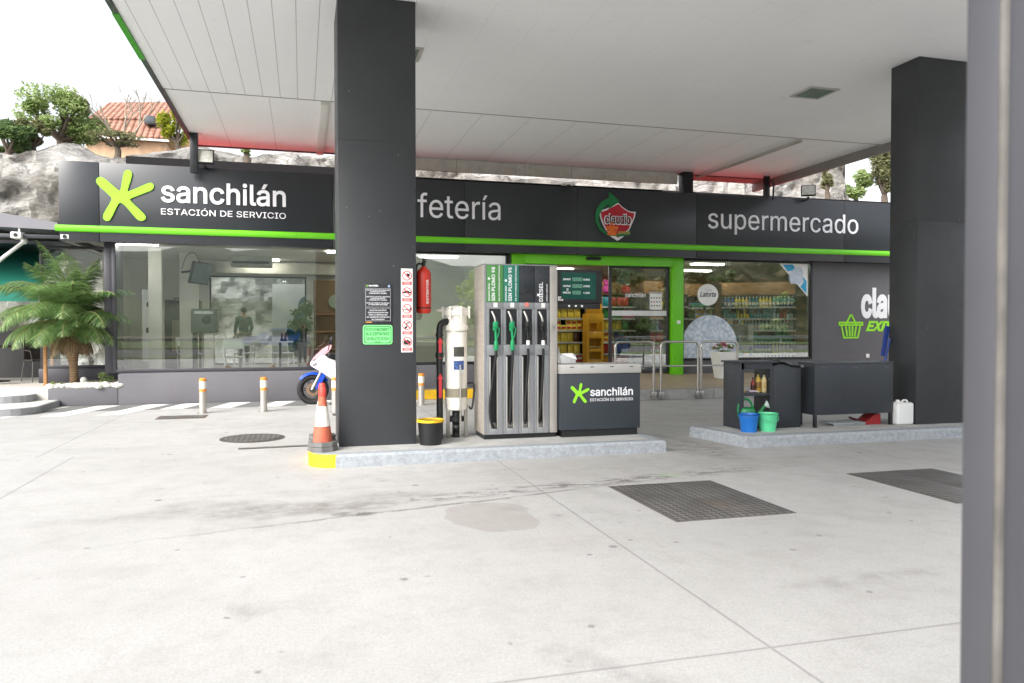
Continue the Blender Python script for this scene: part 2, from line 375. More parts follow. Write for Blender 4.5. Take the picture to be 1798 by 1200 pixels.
struct('ground', MB().flat([(-900, -900, -.03), (900, -900, -.03), (900, 900, -.03), (-900, 900, -.03)]), DIRT)
struct('forecourt', MB().flat([(-60, -6, 0), (60, -6, 0), (60, 24.5, 0), (-60, 24.5, 0)]), CONC)
struct('road', MB().flat([(-300, -23.5, -.012), (300, -23.5, -.012), (300, -9, -.012), (-300, -9, -.012)]), ASPH)
mb = MB()
for k_ in range(-20, 20): mb.flat([(k_*9, -16.35, -.008), (k_*9 + 4, -16.35, -.008), (k_*9 + 4, -16.2, -.008), (k_*9, -16.2, -.008)])
mb.flat([(-300, -22.9, -.008), (300, -22.9, -.008), (300, -22.75, -.008), (-300, -22.75, -.008)]); mb.flat([(-300, -9.8, -.008), (300, -9.8, -.008), (300, -9.65, -.008), (-300, -9.65, -.008)])
struct('road_markings', mb, mat('road_paint', (.7, .7, .68), .7))
struct('verge', MB().box(-300, 300, -9, -6, -.2, .03).box(-300, 300, -70, -23.5, -.2, .05), GRASSM)

def hill(name, m, x0, x1, y0, y1, nx, ny, hf):
    mb = MB(); v = []; f = []
    for j in range(ny + 1):
        for i in range(nx + 1):
            x = x0 + (x1-x0)*i/nx; y = y0 + (y1-y0)*j/ny; v.append((x, y, hf(x, y, i/nx, j/ny)))
    for j in range(ny):
        for i in range(nx): a = j*(nx+1)+i; f.append((a, a+1, a+nx+2, a+nx+1))
    mb.add(v, f); return struct(name, mb, m, True)
def fb(x, y, s, o=4): return noise.fractal(Vector((x*s, y*s, 3.7)), 1.0, 2.1, o)
hill('far_mountains', terrain_mat('mountain_slope', (.06, .085, .075), (.075, .1, .085), (.1, .115, .1), .006, .2), -900, 900, -800, -330, 120, 16,
     lambda x, y, u, t: -2 + max(0, 62 + 26*fb(x, 0, .006, 5)) * math.sin(math.pi * min(1, (1-t)*1.0 + .001)) ** .8)
hill('wooded_hills', terrain_mat('woodland', (.025, .045, .018), (.05, .08, .03), (.085, .11, .045), .08), -500, 500, -260, -110, 150, 20,
     lambda x, y, u, t: -1 + (9 + 8*fb(x, y, .012, 4) + 2.5*fb(x, y, .12, 4)) * math.sin(math.pi * t) ** .7)
hill('embankment', terrain_mat('scrub_bank', (.006, .012, .003), (.03, .045, .012), (.19, .12, .06), 1.1), 13, 110, -62, -30, 110, 36,
     lambda x, y, u, t: -1 + (10 + 3*fb(x, y, .06) + 2.0*fb(x, y, .4)) * min(1, 1.25*(1-t)) ** .8 * min(1, u*8) )

# cliff behind the station and its plateau
def cliff_top(x): return 7.35 + .05*(x + 9) * (1 if x < 4 else .35) + .35*fb(x, 0, .3, 5) + (1.2 if x > 14 else 0) * min(1, (x - 14)/4) - 8.2 * max(0, min(1, (x - 23.3)/3.0))
mb = MB(); v = []; f = []; NX, NZ, NP = 520, 56, 14
for i in range(NX + 1):
    x = -45 + 75*i/NX; zt = cliff_top(x)
    for j in range(NZ + 1):
        t = j/NZ; z = -.5 + (zt + .5)*t; p = Vector((x*.3, z*.35, 1.3))
        bul = noise.fractal(p, 1, 2.1, 6) * 1.0 + noise.fractal(p*4, 1, 2, 4) * .22
        v.append((x, 28.2 + .9*t*t - 1.0*bul*(1 - .4*t) - .35*abs(noise.noise(Vector((x*.9, z*.7, 5)))) - .22*abs(noise.noise(Vector((x*2.2, z*1.5, 8)))) - .12*noise.noise(Vector((x*5, z*4, 2))), z + .15*noise.noise(Vector((x*2, z*2, 1)))*t))
    for j in range(1, NP + 1):
        t = j/NP; y = 29.6 + 33*t**1.5
        v.append((x, y, zt + 2.6*t * (1 if zt > 2 else 0) + .35*fb(x, y, .4) + (.25 if j > 1 else 0)))
W = NZ + NP + 1
for i in range(NX):
    for j in range(W-1): f.append((i*W+j, (i+1)*W+j, (i+1)*W+j+1, i*W+j+1))
mb.add(v, f); struct('rock_cliff', mb, ROCK, True)
struct('rear_hillside', MB().flat([(-80, 62, -1), (80, 62, -1), (80, 62.2, 3), (-80, 62.2, 3)]), DIRT)

# zebra hatching on the pavement by the cafe
mb = MB()
for i in range(9):
    x = -5.1 + i * .86; ln = 1.75 if i < 3 else 1.0
    mb.flat([(x, 15.98 - ln, .004), (x + .40, 15.98 - ln, .004), (x + .40 + .28*ln, 15.98, .004), (x + .28*ln, 15.98, .004)])
struct('painted_hatching', mb, mat('worn_white_paint', (.68, .68, .66), .75, 0, .18, 5, dirt=.3))
PAVE = mat('pavement_grey', (.15, .15, .15), .85, 0, .12, 3, .3, 80)
struct('pavement_strip', MB().flat([(-4.6, 14.98, .002), (1.4, 14.98, .002), (1.4, 16.06, .002), (-4.6, 16.06, .002)]), PAVE)

# pump islands with chipped granite kerbs
def island(x0, x1, y0, y1, yellow, skew=0.0):
    r = .28; p = [(x1, y0), (x1, y1)]
    if yellow: p += [(x0 + r, y1)] + [(x0 + r - r*math.sin(a), (y1 - r) + r*math.cos(a)) for a in [R(20*i) for i in range(1, 5)]] + [(x0 + r - r*math.cos(a), (y0 + r) - r*math.sin(a)) for a in [R(20*i) for i in range(0, 5)]] + [(x0 + r, y0)]
    else: p += [(x0 - skew, y1), (x0, y0)]
    top = MB(); q = []
    kb = MB(); n = len(p); cx = (x0+x1)/2; cy = (y0+y1)/2
    for z, s_ in ((0, 0), (.115, 0), (.14, .02), (.14, .16)):
        for (x, y) in p:
            dx = 1 if x > cx else -1; dy = 1 if y > cy else -1
            q.append((x - dx*s_, y - dy*s_, z))
    ff = []; mi = []
    for lv in range(3):
        for i in range(n):
            j = (i+1) % n; ff.append((lv*n+i, lv*n+j, (lv+1)*n+j, (lv+1)*n+i))
            mi.append(1 if yellow and (p[i][0] <= x0 + .285 and p[j][0] <= x0 + .285) and lv < 2 else 0)
    b0 = len(kb.v); kb.v += q; kb.f += [tuple(t) for t in ff]; kb.mi += mi
    o = struct('kerb', kb, [KERB, YELLOW])
    struct('island_top', top.flat([(a[0], a[1], .1405) for a in [(pp[0] - (.155 if pp[0] > cx else -.155), pp[1] - (.155 if pp[1] > cy else -.155)) for pp in p]]), mat('island_concrete', (.43, .43, .42), .8, 0, .18, 3, .3, 90, dirt=.35))
island(.06, 4.21, 8.25, 9.5, True)
island(5.32, 22, 8.25, 9.35, False, .2)
# raised entrance pavement with tan tiles, ramping up to the door
def tiles():
    m = bpy.data.materials.new('tan_floor_tiles'); k = NT(m)
    b = k.n.new('ShaderNodeTexBrick'); b.offset = 0; b.inputs['Scale'].default_value = 1; b.inputs['Brick Width'].default_value = .4; b.inputs['Row Height'].default_value = .4; b.inputs['Mortar Size'].default_value = .006
    b.inputs['Color1'].default_value = (.42, .32, .21, 1); b.inputs['Color2'].default_value = (.46, .355, .24, 1); b.inputs['Mortar'].default_value = (.3, .25, .19, 1)
    k.link(k.tc.outputs['Object'], b.inputs['Vector']); k.put(k.b.inputs['Base Color'], k.mix(k.range(k.noise(4, 6), .4, .7, 0, .3), b.outputs[0], (.3, .25, .2))); k.b.inputs['Roughness'].default_value = .55; return m
TILE = tiles()
mb = MB().add([(4.75, 14.42, .215), (22, 14.42, .215), (22, 16.62, .4), (4.75, 16.62, .4)], [(0, 1, 2, 3)])
struct('entrance_pavement', mb, TILE)
mb = MB()
for i in range(10): mb.box(4.75 + i*1.2, 5.943 + i*1.2, 14.2, 14.42, 0, .217, .012, 1 if i >= 4 else 0)
mb.add([(4.75, 14.42, 0), (4.75, 16.35, 0), (4.75, 16.35, .385), (4.75, 14.42, .213)], [(0, 1, 2, 3)])
struct('entrance_kerb', mb, [mat('concrete_kerb', (.33, .33, .32), .85, 0, .15, 6, .4, 80, dirt=.3), YELLOW])
mb = MB().box(1.35, 4.74, 15.62, 15.8, 0, .19, .012, 1).box(1.35, 4.74, 15.8, 16.33, 0, .186, 0, 0)
struct('side_kerb', mb, [PAVE, YELLOW])
# steps up to the terrace
def tongue(x1, y0, y1, z0, z1, r, mb):
    p = [(-12, y0)] + [(x1 - r + r*math.sin(a), y0 + r*.9 - r*.9*math.cos(a)) for a in [R(15*i) for i in range(7)]] + [(x1, y1), (-12, y1)]
    mb.prism(p, z0, z1, 'z', 0); q = [(a + (.0 if a < -11 else -.03), b + .03) for a, b in p]
    mb.prism([(a, b) for a, b in q], z1 + .0, z1 + .006, 'z', 1)
mb = MB(); tongue(-4.42, 14.4, 16.06, 0, .12, .6, mb); tongue(-4.8, 15.5, 16.06, .126, .25, .5, mb)
struct('terrace_steps', mb, [mat('step_riser', (.27, .27, .28), .85, 0, .12, 4), mat('step_tread', (.5, .5, .48), .8, 0, .12, 4, dirt=.2)])
struct('rear_walkway', MB().box(-4.6, 4.4, 21.32, 24.4, 0, .36), PAVE)
struct('terrace_floor', MB().box(-14, -4.62, 16.08, 24.4, 0, .37), mat('terrace_paving', (.5, .47, .43), .8, 0, .12, 2))

# ================================================================== SERVICE STATION BUILDING
B = thing('service_station_building', 'long low charcoal service station with lime green stripe, cafe and supermarket windows', 'building', (0, 0, 0))
FL = .42
seams = [-4.41, -3.72, .62, 3.4, 6.0, 8.98, 13.1, 15.5, 18.5]
mb = MB()
for a, b in zip(seams, seams[1:]): mb.box(a + .004, b - .004, 16.1, 16.34, 3.14, 4.65, .004)
mb.box(-4.40, 18.5, 16.34, 16.4, 3.14, 4.60)
mb.box(-4.40, -4.25, 16.4, 20, 3.14, 4.65)
mb.build('fascia', FASC, B)
mb = MB(); prof = [(16.1, 3.31), (16.075, 3.315), (16.055, 3.34), (16.05, 3.375), (16.055, 3.41), (16.075, 3.435), (16.1, 3.44)]
xs = [-4.47, -.1, 4.2, 8.6, 13, 18.5]
for a, b in zip(xs, xs[1:]): mb.prism(prof, a + .002, b - .002, 'x')
mb.build('green_stripe', GREEN, B)
MB().box(2.6, 18.5, 16.30, 16.40, 3.15, 3.27, .004).build('soffit_band', ALU, B)
# roof: flat deck, red-painted, plus dark upstands
MB().box(-4.25, 4.5, 16.41, 21.4, 4.1, 4.25).box(4.5, 18.5, 16.41, 24, 4.1, 4.25).build('roof', mat('red_roof_membrane', '#d8453f', .7, 0, .1, 2), B)
mb = MB().box(-4.0, 1.9, 19.8, 20.0, 4.25, 5.56, .01).box(1.9, 8.7, 17.3, 20.5, 4.25, 4.93, .01).box(8.7, 18.5, 20.2, 20.4, 4.25, 5.5, .01)
mb.build('roof_upstand', ROOFK, B)
# walls
mb = MB()
mb.box(12.4, 18.5, 16.4, 16.6, .2, 3.27)
mb.build('front_wall', PLASTER, B)
MB().box(4.47, 4.53, 16.42, 16.6, .2, 3.2).build('front_wall', PLASTER, B)
mb = MB(); mb.box(-3.42, 1.4, 16.07, 16.5, 0, .60, .012); mb.build('plinth', PLINTH, B)
MB().box(1.4, 4.5, 16.33, 16.5, .1, .68, .006).build('plinth', PLINTH, B); MB().box(8.75, 12.4, 16.40, 16.55, .3, .70, .006).build('plinth', PLINTH, B)
mb = MB(); mb.box(-4.2, 4.4, 16.55, 21.3, .2, FL).box(4.4, 18.5, 16.55, 24, .2, FL); mb.build('shop_floor', mat('shop_floor_tiles', '#a49c8e', .35, 0, .08, 2), B)
MB().box(-4.2, 4.4, 16.45, 21.2, 3.22, 3.3).box(4.4, 18.4, 16.45, 23.9, 3.22, 3.3).build('ceiling', INWALL, B)
def holed(mb, x0, x1, z0, z1, hx0, hx1, hz0, hz1, y0, y1):
    mb.box(x0, hx0, y0, y1, z0, z1); mb.box(hx1, x1, y0, y1, z0, z1); mb.box(hx0, hx1, y0, y1, hz1, z1)
    if hz0 > z0: mb.box(hx0, hx1, y0, y1, z0, hz0)
mb = MB(); holed(mb, -4.2, 4.38, FL, 3.22, -2.3, .12, .52, 2.84, 21, 21.15)
mb.build('cafe_back_wall', INWALL, B)
MB().box(4.38, 4.46, 16.6, 21.3, FL, 3.22).build('party_wall', INWALL, B); MB().box(18.3, 18.4, 16.6, 23.9, FL, 3.22).build('party_wall', INWALL, B)
MB().box(4.46, 18.3, 23.6, 23.9, FL, 3.22).build('shop_back_wall', WOOD, B)
mb = MB().box(-3.2, -2.93, 17.9, 18.2, FL, 3.22, .01).box(-2.72, -2.35, 18.9, 19.3, FL, 3.22, .01)
mb.build('cafe_column', INWALL, B)
mb = MB(); mb.box(-4.25, -4.17, 18.6, 21.15, FL, 3.22); mb.build('cafe_end_wall', INWALL, B)
def window(name, x0, x1, z0, z1, y, fm, gm, fr=.06, sills=(), T=None, d=.09):
    m_ = MB()
    m_.box(x0, x0+fr, y-.02, y+d-.02, z0, z1, .004, T=T); m_.box(x1-fr, x1, y-.02, y+d-.02, z0, z1, .004, T=T)
    m_.box(x0+fr, x1-fr, y-.022, y+d-.02, z1-fr, z1, .004, T=T); m_.box(x0+fr, x1-fr, y-.022, y+d-.02, z0, z0+fr, .004, T=T)
    for s_ in sills: m_.box(s_-.025, s_+.025, y-.018, y+d-.022, z0+fr, z1-fr, .003, T=T)
    o = tag(bpy.data.objects.new(name, None)); col.objects.link(o); o.parent = B
    m_.build('frame', fm, o)
    MB().box(x0+fr, x1-fr, y+.02, y+.032, z0+fr, z1-fr, T=T).build('pane', gm, o)
    return o
WF = mat('anthracite_window_frame', '#3b3a40', .4, .2, .06, 3)
window('window', -3.58, 1.9, .60, 3.22, 16.4, WF, GLASS, .07)
window('window', 1.9, 4.47, .68, 3.16, 16.4, BLACK, GLASSD, .06)
window('window', 8.76, 12.4, .70, 3.15, 16.4, BLACK, GLASSD, .055)
window('window', -2.3, .12, .52, 2.84, 21.02, BLACK, GLASS, .04)
window('window', -5.1, -3.72, .66, 3.16, 17.32, WF, GLASS, .06)
MB().box(-5.12, -3.6, 17.25, 17.45, .3, .66, .006).box(-3.72, -3.585, 16.4, 17.4, .6, 3.2, .006).build('window_surround', WF, B)
# return glazing at the cafe corner
T = Matrix.Translation((-3.62, 16.5, 0)) @ Matrix.Rotation(R(90), 4, 'Z')
# entrance: bold green portal, fixed glazed leaf, open sliding leaf
mb = MB()
mb.box(8.47, 8.75, 16.28, 16.56, .36, 3.21, .006); mb.box(4.53, 4.82, 16.28, 16.56, .36, 3.21, .006); mb.box(4.82, 8.47, 16.285, 16.555, 2.93, 3.208, .004)
dr = mb.build('door_frame', GREEN, B)
MB().box(6.28, 6.62, 16.22, 16.284, 3.04, 3.11, .012).build('door_sensor', BLACK, dr)
MB().cyl((8.61, 16.28, 1.62), (8.61, 16.24, 1.62), .045, n=18).build('door_button', WHITE, dr)
def leaf(x0, x1, y):
    o = tag(bpy.data.objects.new('sliding_door', None)); col.objects.link(o); o.parent = B
    m_ = MB().box(x0, x0+.07, y, y+.05, FL, 2.93, .004).box(x1-.06, x1, y, y+.05, FL, 2.93, .004).box(x0+.07, x1-.06, y+.001, y+.049, FL, FL+.09, .003).box(x0+.07, x1-.06, y+.001, y+.049, 2.88, 2.93, .003)
    m_.build('frame', WF, o); MB().box(x0+.07, x1-.06, y+.02, y+.03, FL+.09, 2.88).build('pane', GLASSD, o)
    MB().box(x0+.07, x1-.06, y+.012, y+.019, 1.77, 1.89).build('safety_strip', mat('frosted_strip', '#d4d6d6', .6), o)
leaf(6.9, 8.44, 16.42); leaf(4.84, 5.6, 16.48)
MB().box(8.36, 8.445, 16.5, 16.56, FL, 2.93).build('door_jamb', BLACK, B)
# ceiling light panels, some seen lit, more added to brighten cafe and shop
LITP = emit('lit_ceiling_panel', (1, .97, .9), 9)
for (x, y) in [(-3.3, 17.0), (1.0, 17.6), (-1.0, 20.2), (1.6, 19.8), (3.2, 18.2), (6.0, 18.4), (8.8, 17.6), (10.6, 18.4), (7.2, 17.6), (11.8, 17.0), (7.2, 21), (11.5, 20.6), (14, 18.5)]:
    MB().box(x-.45, x+.45, y-.11, y+.11, 3.185, 3.219, .004).build('ceiling_light', LITP, B)

# ================================================================== CANOPY AND PILLARS
C = thing('forecourt_canopy', 'large flat white canopy over the pumps with dark edge and green band', 'canopy', (0, 0, 0))
def soffit_mat(step, w_, dark, name):
    m = bpy.data.materials.new(name); k = NT(m); X, Y, Z_ = k.xyz()
    d = k.m('ABSOLUTE', k.m('SUBTRACT', k.m('FRACT', k.m('MULTIPLY', k.m('ADD', X, 50), 1/step)), .5))
    ln = k.range(d, .5 - w_/step*1.2, .5 - w_/step*.3, 0, 1)
    base = k.mix(k.range(k.noise(.5, 5), .3, .7), (.86, .862, .865), (.91, .912, .915))
    base = k.mix(k.range(k.noise(6, 8, .75), .58, .72, 0, .18), base, (.36, .33, .31))
    k.put(k.b.inputs['Base Color'], k.mix(k.m('MULTIPLY', ln, dark), base, (.2, .19, .18))); k.b.inputs['Roughness'].default_value = .5
    k.bump(ln, -.4, .006); return m
SL = soffit_mat(.27, .006, .7, 'ribbed_soffit'); SR = soffit_mat(.6, .003, .2, 'smooth_soffit'); SB = soffit_mat(.9, .006, .6, 'rear_soffit')
MB().box(-2.08, 1.3, .0, 12.99, 5.25, 5.35).build('soffit_panel', SL, C)
MB().box(1.3, 11.5, .0, 13.1, 5.252, 5.35).build('soffit_panel', SR, C)
MB().box(-2.08, 11.5, 13.04, 16.9, 5.27, 5.37).build('soffit_panel', SB, C)
MB().box(-2.08, 1.29, 12.985, 13.035, 5.252, 5.36).build('soffit_joint', mat('joint_grey', '#5e5650', .7), C)
MB().box(1.3, 11.5, 13.03, 13.055, 5.246, 5.26).build('soffit_joint', mat('joint_pale', '#8d8780', .7), C)
mb = MB(); mb.box(-2.15, -2.085, -.1, 16.95, 5.225, 5.9, .006); mb.box(-2.085, 11.5, 16.9, 16.97, 5.25, 5.9); mb.box(-2.085, 11.5, -.1, .0, 5.2, 5.9)
mb.build('edge_fascia', CHAR, C)
mb = MB().box(11.5, 11.58, -.1, 17.7, 5.08, 5.9, .006).box(9.4, 11.5, 16.98, 17.6, 5.275, 5.37); mb.build('gutter_edge', mat('grey_gutter', '#8d8b88', .5, .1, .1, 3), C)
MB().box(-2.156, -2.082, 10.0, 11.6, 5.22, 5.6).build('green_band', mat('band_green', '#3c9a22', .4, 0, .05, 2), C)
MB().tube([(9.62, 13.1, 5.22), (9.5, 16.98, 5.22)], .035, 8).build('conduit', ALU, C); MB().box(.32, .46, 13.1, 16.85, 5.2, 5.268, .004).build('cable_tray', SOFFIT, C)
mb = MB()
for a in range(5): mb.box(2.0 + a*1.37, 3.362 + a*1.37, 16.80, 16.86, 4.99, 5.262, .003)
mb.build('rear_closure_panel', mat('aged_white_panel', '#c5c4ba', .6, 0, .1, 4, dirt=.4), C)
for x, y, s_ in [(-2.0, 15.9, .07), (9.05, 16.75, .13), (11.2, 16.6, .06)]:
    MB().box(x-s_, x+s_, y-s_, y+s_, 4.5, 5.262, .006).build('support_post', DARKM, C)
MB().tube(smoothpath([(11.05, 16.1, 4.6), (11.05, 16.1, 5.02), (11.1, 16.3, 5.1), (11.3, 16.6, 5.12)], 5), .022, 8).build('drain_pipe', BLACK, C)
LG = glass('lamp_glass', (.5, .6, .55), .2)
for x, y in [(7.92, 10.45), (1.33, 10.45)]:
    o = MB().box(x-.27, x-.22, y-.27, y+.27, 5.236, 5.256, .003).box(x+.22, x+.27, y-.27, y+.27, 5.236, 5.256, .003).box(x-.22, x+.22, y-.27, y-.22, 5.236, 5.256, .003).box(x-.22, x+.22, y+.22, y+.27, 5.236, 5.256, .003).build('lamp_frame', ALU, C)
    MB().box(x-.22, x+.22, y-.22, y+.22, 5.240, 5.246).build('lamp_cover', mat('unlit_lamp_cover', '#6f7a72', .2, 0, .2, 6), o)
def pillar(x0, x1, y0, y1, label, joint=3.62):
    t = thing('canopy_pillar', label, 'pillar', ((x0+x1)/2, (y0+y1)/2, 0), 0, 'charcoal pillars holding up the canopy')
    hx, hy = (x1-x0)/2, (y1-y0)/2
    MB().box(-hx, hx, -hy, hy, .141, joint - .003, .006).box(-hx, hx, -hy, hy, joint + .003, 5.25, .006).box(-hx + .004, hx - .004, -hy + .004, hy - .004, joint - .01, joint + .01).build('cladding', CHARP, t)
    return t
def charp():
    m = bpy.data.materials.new('pillar_cladding'); k = NT(m)
    c = k.mix(k.range(k.noise(1.5, 4), .3, .7), lin('#2e3033'), lin('#35373a'))
    sc_ = k.m('MULTIPLY', k.range(k.vor(7, 'F1', k.scl(1, 1, .6)), .03, .05, 1, 0), k.m('GREATER_THAN', k.noise(1.6, 2), .5))
    c = k.mix(k.m('MULTIPLY', sc_, .5), c, (.35, .35, .35))
    c = k.mix(k.range(k.noise(1.1, 8, .8, k.scl(3, 3, .5)), .6, .75, 0, .25), c, (.13, .12, .11))
    k.put(k.b.inputs['Base Color'], c); k.put(k.b.inputs['Roughness'], k.range(k.noise(9, 5), .3, .7, .36, .52)); return m
CHARP = charp()
pillar(.40, 1.28, 8.78, 9.66, 'tall charcoal pillar with notices and warning pictograms on its front')
pillar(8.25, 9.15, 8.66, 9.18, 'tall charcoal pillar behind the white jerrycan on the right island', 2.98)
t = thing('portal_post', 'blurred grey metal post with pale edge strip close beside the camera', 'post', (0, 0, 0))
MB().box(.836, 1.3, .752, .800, 0, 2.7, .003).build('panel', mat('grey_post_sheet', '#47474c', .4, .1, .06, 2), t)
MB().box(.8465, .85, .7505, .752, 0, 2.7).build('seam_shadow_gap', BLACK, t)
MB().box(.8365, .8455, .744, .752, 0, 2.7, .001).build('edge_strip', mat('pale_edge_strip', '#625f5b', .6, 0, .3, 14), t)
# ================================================================== SIGNS ON THE FASCIA
STAR = [(672,790),(690,768),(715,764),(740,778),(800,830),(838,864),(850,850),(868,735),(885,716),(910,714),(928,735),(925,770),(893,862),(905,868),(1035,810),(1065,804),(1083,825),(1075,850),(1050,865),(915,915),(912,930),(1015,1025),(1028,1050),(1010,1072),(980,1072),(955,1055),(875,958),(845,942),(828,958),(785,1050),(765,1075),(735,1070),(722,1045),(735,1010),(785,930),(785,905),(690,825)]
SX0, SX1, SZ0, SZ1 = 672, 1083, 714, 1075
def star(mb, x, z, w_, h, y, th, mi=0):
    p = [(x + (a-SX0)/(SX1-SX0)*w_, z + (SZ1-b)/(SZ1-SZ0)*h) for a, b in STAR]
    mb.prism(chaikin(p, 2), y - th, y, 'y', mi)
def bbox(px0, py0, px1, py1, Y):
    a, b, c, d = PY(px0, py0, Y), PY(px1, py1, Y), PY(px0, py1, Y), PY(px1, py0, Y)
    return a.x, b.x, (c.z+b.z)/2, (a.z+d.z)/2
YF = 16.096
s = thing('fascia_sign', 'lime star logo with white sanchilán estación de servicio lettering on the fascia', 'sign', (0, 0, 0))
mb = MB(); p = [tuple(PY(a/3.996, b/3.996 + 120, YF).xz) for a, b in STAR]; mb.prism(chaikin(p, 2), YF - .025, YF); mb.build('star_logo', GREENL, s)
a, b = PY(283, 355, YF), PY(502, 364, YF); hh = PY(395, 323, YF).z - PY(395, 360, YF).z
MB().text('sanchilán', a.x, b.x, (a.z+b.z)/2, hh, 'h', YF, .02, .013).build('lettering', WHITEL, s)
a, b = PY(283, 376.5, YF), PY(502, 385, YF); hh = PY(283, 366, YF).z - PY(283, 376.5, YF).z
MB().text('ESTACIÓN DE SERVICIO', a.x, b.x, (a.z+b.z)/2, hh, 'E', YF, .012, 0).build('small_lettering', WHITEL, s)
s = thing('cafe_sign', 'white cafetería lettering partly hidden behind the front pillar', 'sign')
a, b = PY(733, 383, YF), PY(878.5, 387, YF); hh = PY(745, 340.5, YF).z - PY(745, 383.5, YF).z
MB().text('cafetería', a.x, b.x, (a.z+b.z)/2 + .01, hh, 'f', YF, .02, 0, fit='fetería').build('lettering', WHITEL, s)
s = thing('supermarket_sign', 'white supermercado lettering on the fascia', 'sign')
a, b = PY(1243, 401.5, YF), PY(1506, 411.5, YF); hh = PY(1478, 377, YF).z - PY(1478, 410.5, YF).z
MB().text('supermercado', a.x, b.x, (a.z+b.z)/2, hh, 'd', YF, .02, 0).build('lettering', WHITEL, s)
# shield sign
s = thing('shield_sign', 'red shield sign with green arrow and claudio lettering on the fascia', 'sign')
def zp(L, Y=YF): return [tuple(PY(1030 + a/12, 330 + b/12, Y).xz) for a, b in L]
MB().prism(zp([(262,500),(290,480),(400,445),(480,405),(560,375),(655,322),(740,405),(850,480),(940,510),(1028,510),(1005,620),(965,720),(890,890),(760,1040),(645,1120),(520,1040),(395,890),(330,760),(285,640)]), YF-.03, YF).build('shield_rim', WHITEL, s)
MB().prism(zp([(290,520),(420,475),(480,440),(655,350),(740,430),(850,505),(940,535),(995,540),(970,640),(930,740),(870,880),(650,1060),(420,890),(350,750),(310,640)]), YF-.036, YF-.03).build('shield_face', mat('shield_red', '#b5182c', .4, 0, .15, 2), s)
gp = [(460,90),(685,290),(455,450),(452,350),(340,440),(260,560),(240,680),(280,830),(400,950),(640,985),(900,905),(905,1000),(700,1035),(420,1010),(260,900),(180,740),(165,590),(200,440),(300,300),(450,220)]
MB().prism(zp(gp), YF-.043, YF-.036).build('green_arrow', mat('sign_green', '#12753f', .4), s)
a, b = PY(1061, 393, YF), PY(1106, 393.5, YF)
MB().text('claudio', a.x-.025, b.x+.025, a.z-.022, .255, 'l', YF-.0435, .004, .05).build('lettering_outline', WHITEL, s)
MB().text('claudio', a.x, b.x, a.z, .21, 'l', YF-.048, .004, .02).build('lettering', mat('sign_maroon', '#4a1424', .5), s)
def basket(mb, x0, x1, z0, z1, y, th, r):
    W_ = x1-x0; H = z1-z0
    def bar(p, q, rr=r):
        p, q = Vector((p[0], 0, p[1])), Vector((q[0], 0, q[1])); d = (q-p).normalized(); n_ = Vector((-d.z, 0, d.x))*rr; e = d*rr
        mb.prism([((p-e+n_).x, (p-e+n_).z), ((p-e-n_).x, (p-e-n_).z), ((q+e-n_).x, (q+e-n_).z), ((q+e+n_).x, (q+e+n_).z)], y-th, y); mb_y[0] -= .0004
    mb_y = [0]
    def P(u, v): return (x0 + u*W_, z0 + v*H)
    L = [((0, .66), (1, .66)), ((0, .56), (1, .56)), ((0, .56), (0, .66)), ((1, .56), (1, .66)), ((.1, .5), (.2, .02)), ((.9, .5), (.8, .02)), ((.2, .02), (.8, .02)), ((.3, .62), (.47, .97)), ((.7, .62), (.53, .97))] + [((u, .47), (.5+(u-.5)*.75, .12)) for u in (.28, .43, .57, .72)]
    for i, (p, q) in enumerate(L):
        th += .0006; bar(P(*p), P(*q))
a, b = PY(1063, 413, YF), PY(1083, 394, YF)
mb = MB(); basket(mb, a.x, b.x, a.z, b.z+.02, YF-.043, .006, .014); mb.build('basket_emblem', mat('sign_orange', '#e8722a', .5), s)
a, b = PY(1083.5, 411.5, YF), PY(1105, 411.5, YF)
MB().text('EXPRESS', a.x, b.x, a.z, .06, 'E', YF-.043, .004, .01, .25).build('small_lettering', mat('sign_gold', '#c9b060', .5), s)
# wall lettering right
YW = 16.398
s = thing('wall_sign', 'white claudio express lettering with lime basket on the grey wall', 'sign')
a, b = PY(1511.5, 559, YW), PY(1557, 559, YW); hh = PY(1533, 505.5, YW).z - a.z
v1 = MB(); wd = b.x - a.x
gx = lambda t: max(p[0] for p in glyphs(t, .035)[0]) - min(p[0] for p in glyphs(t, .035)[0])
v1.text('claudio', a.x, a.x + wd*gx('claudio')/gx('cla'), a.z, hh, 'l', YW, .012, .035); v1.build('lettering', WHITEL, s)
a, b = PY(1520, 582, YW), PY(1559, 582, YW); hh = PY(1530, 564, YW).z - a.z
MB().text('EXPRESS', a.x, a.x + (b.x-a.x)*gx('EXPRESS')/gx('EXP'), a.z, hh, 'E', YW, .012, .035, .35).build('express_lettering', GREENL, s)
a, b = PY(1473, 594, YW), PY(1514, 553, YW)
mb = MB(); basket(mb, a.x, b.x, a.z, b.z, YW, .012, .022); mb.build('basket_emblem', GREENL, s)
a = PY(1523, 625, YW); tag(MB().box(a.x-.05, a.x+.05, YW-.02, YW+.0, a.z-.05, a.z+.05, .006).build('wall_socket', WHITE), 'small white square socket plate low on the grey wall', 'socket')
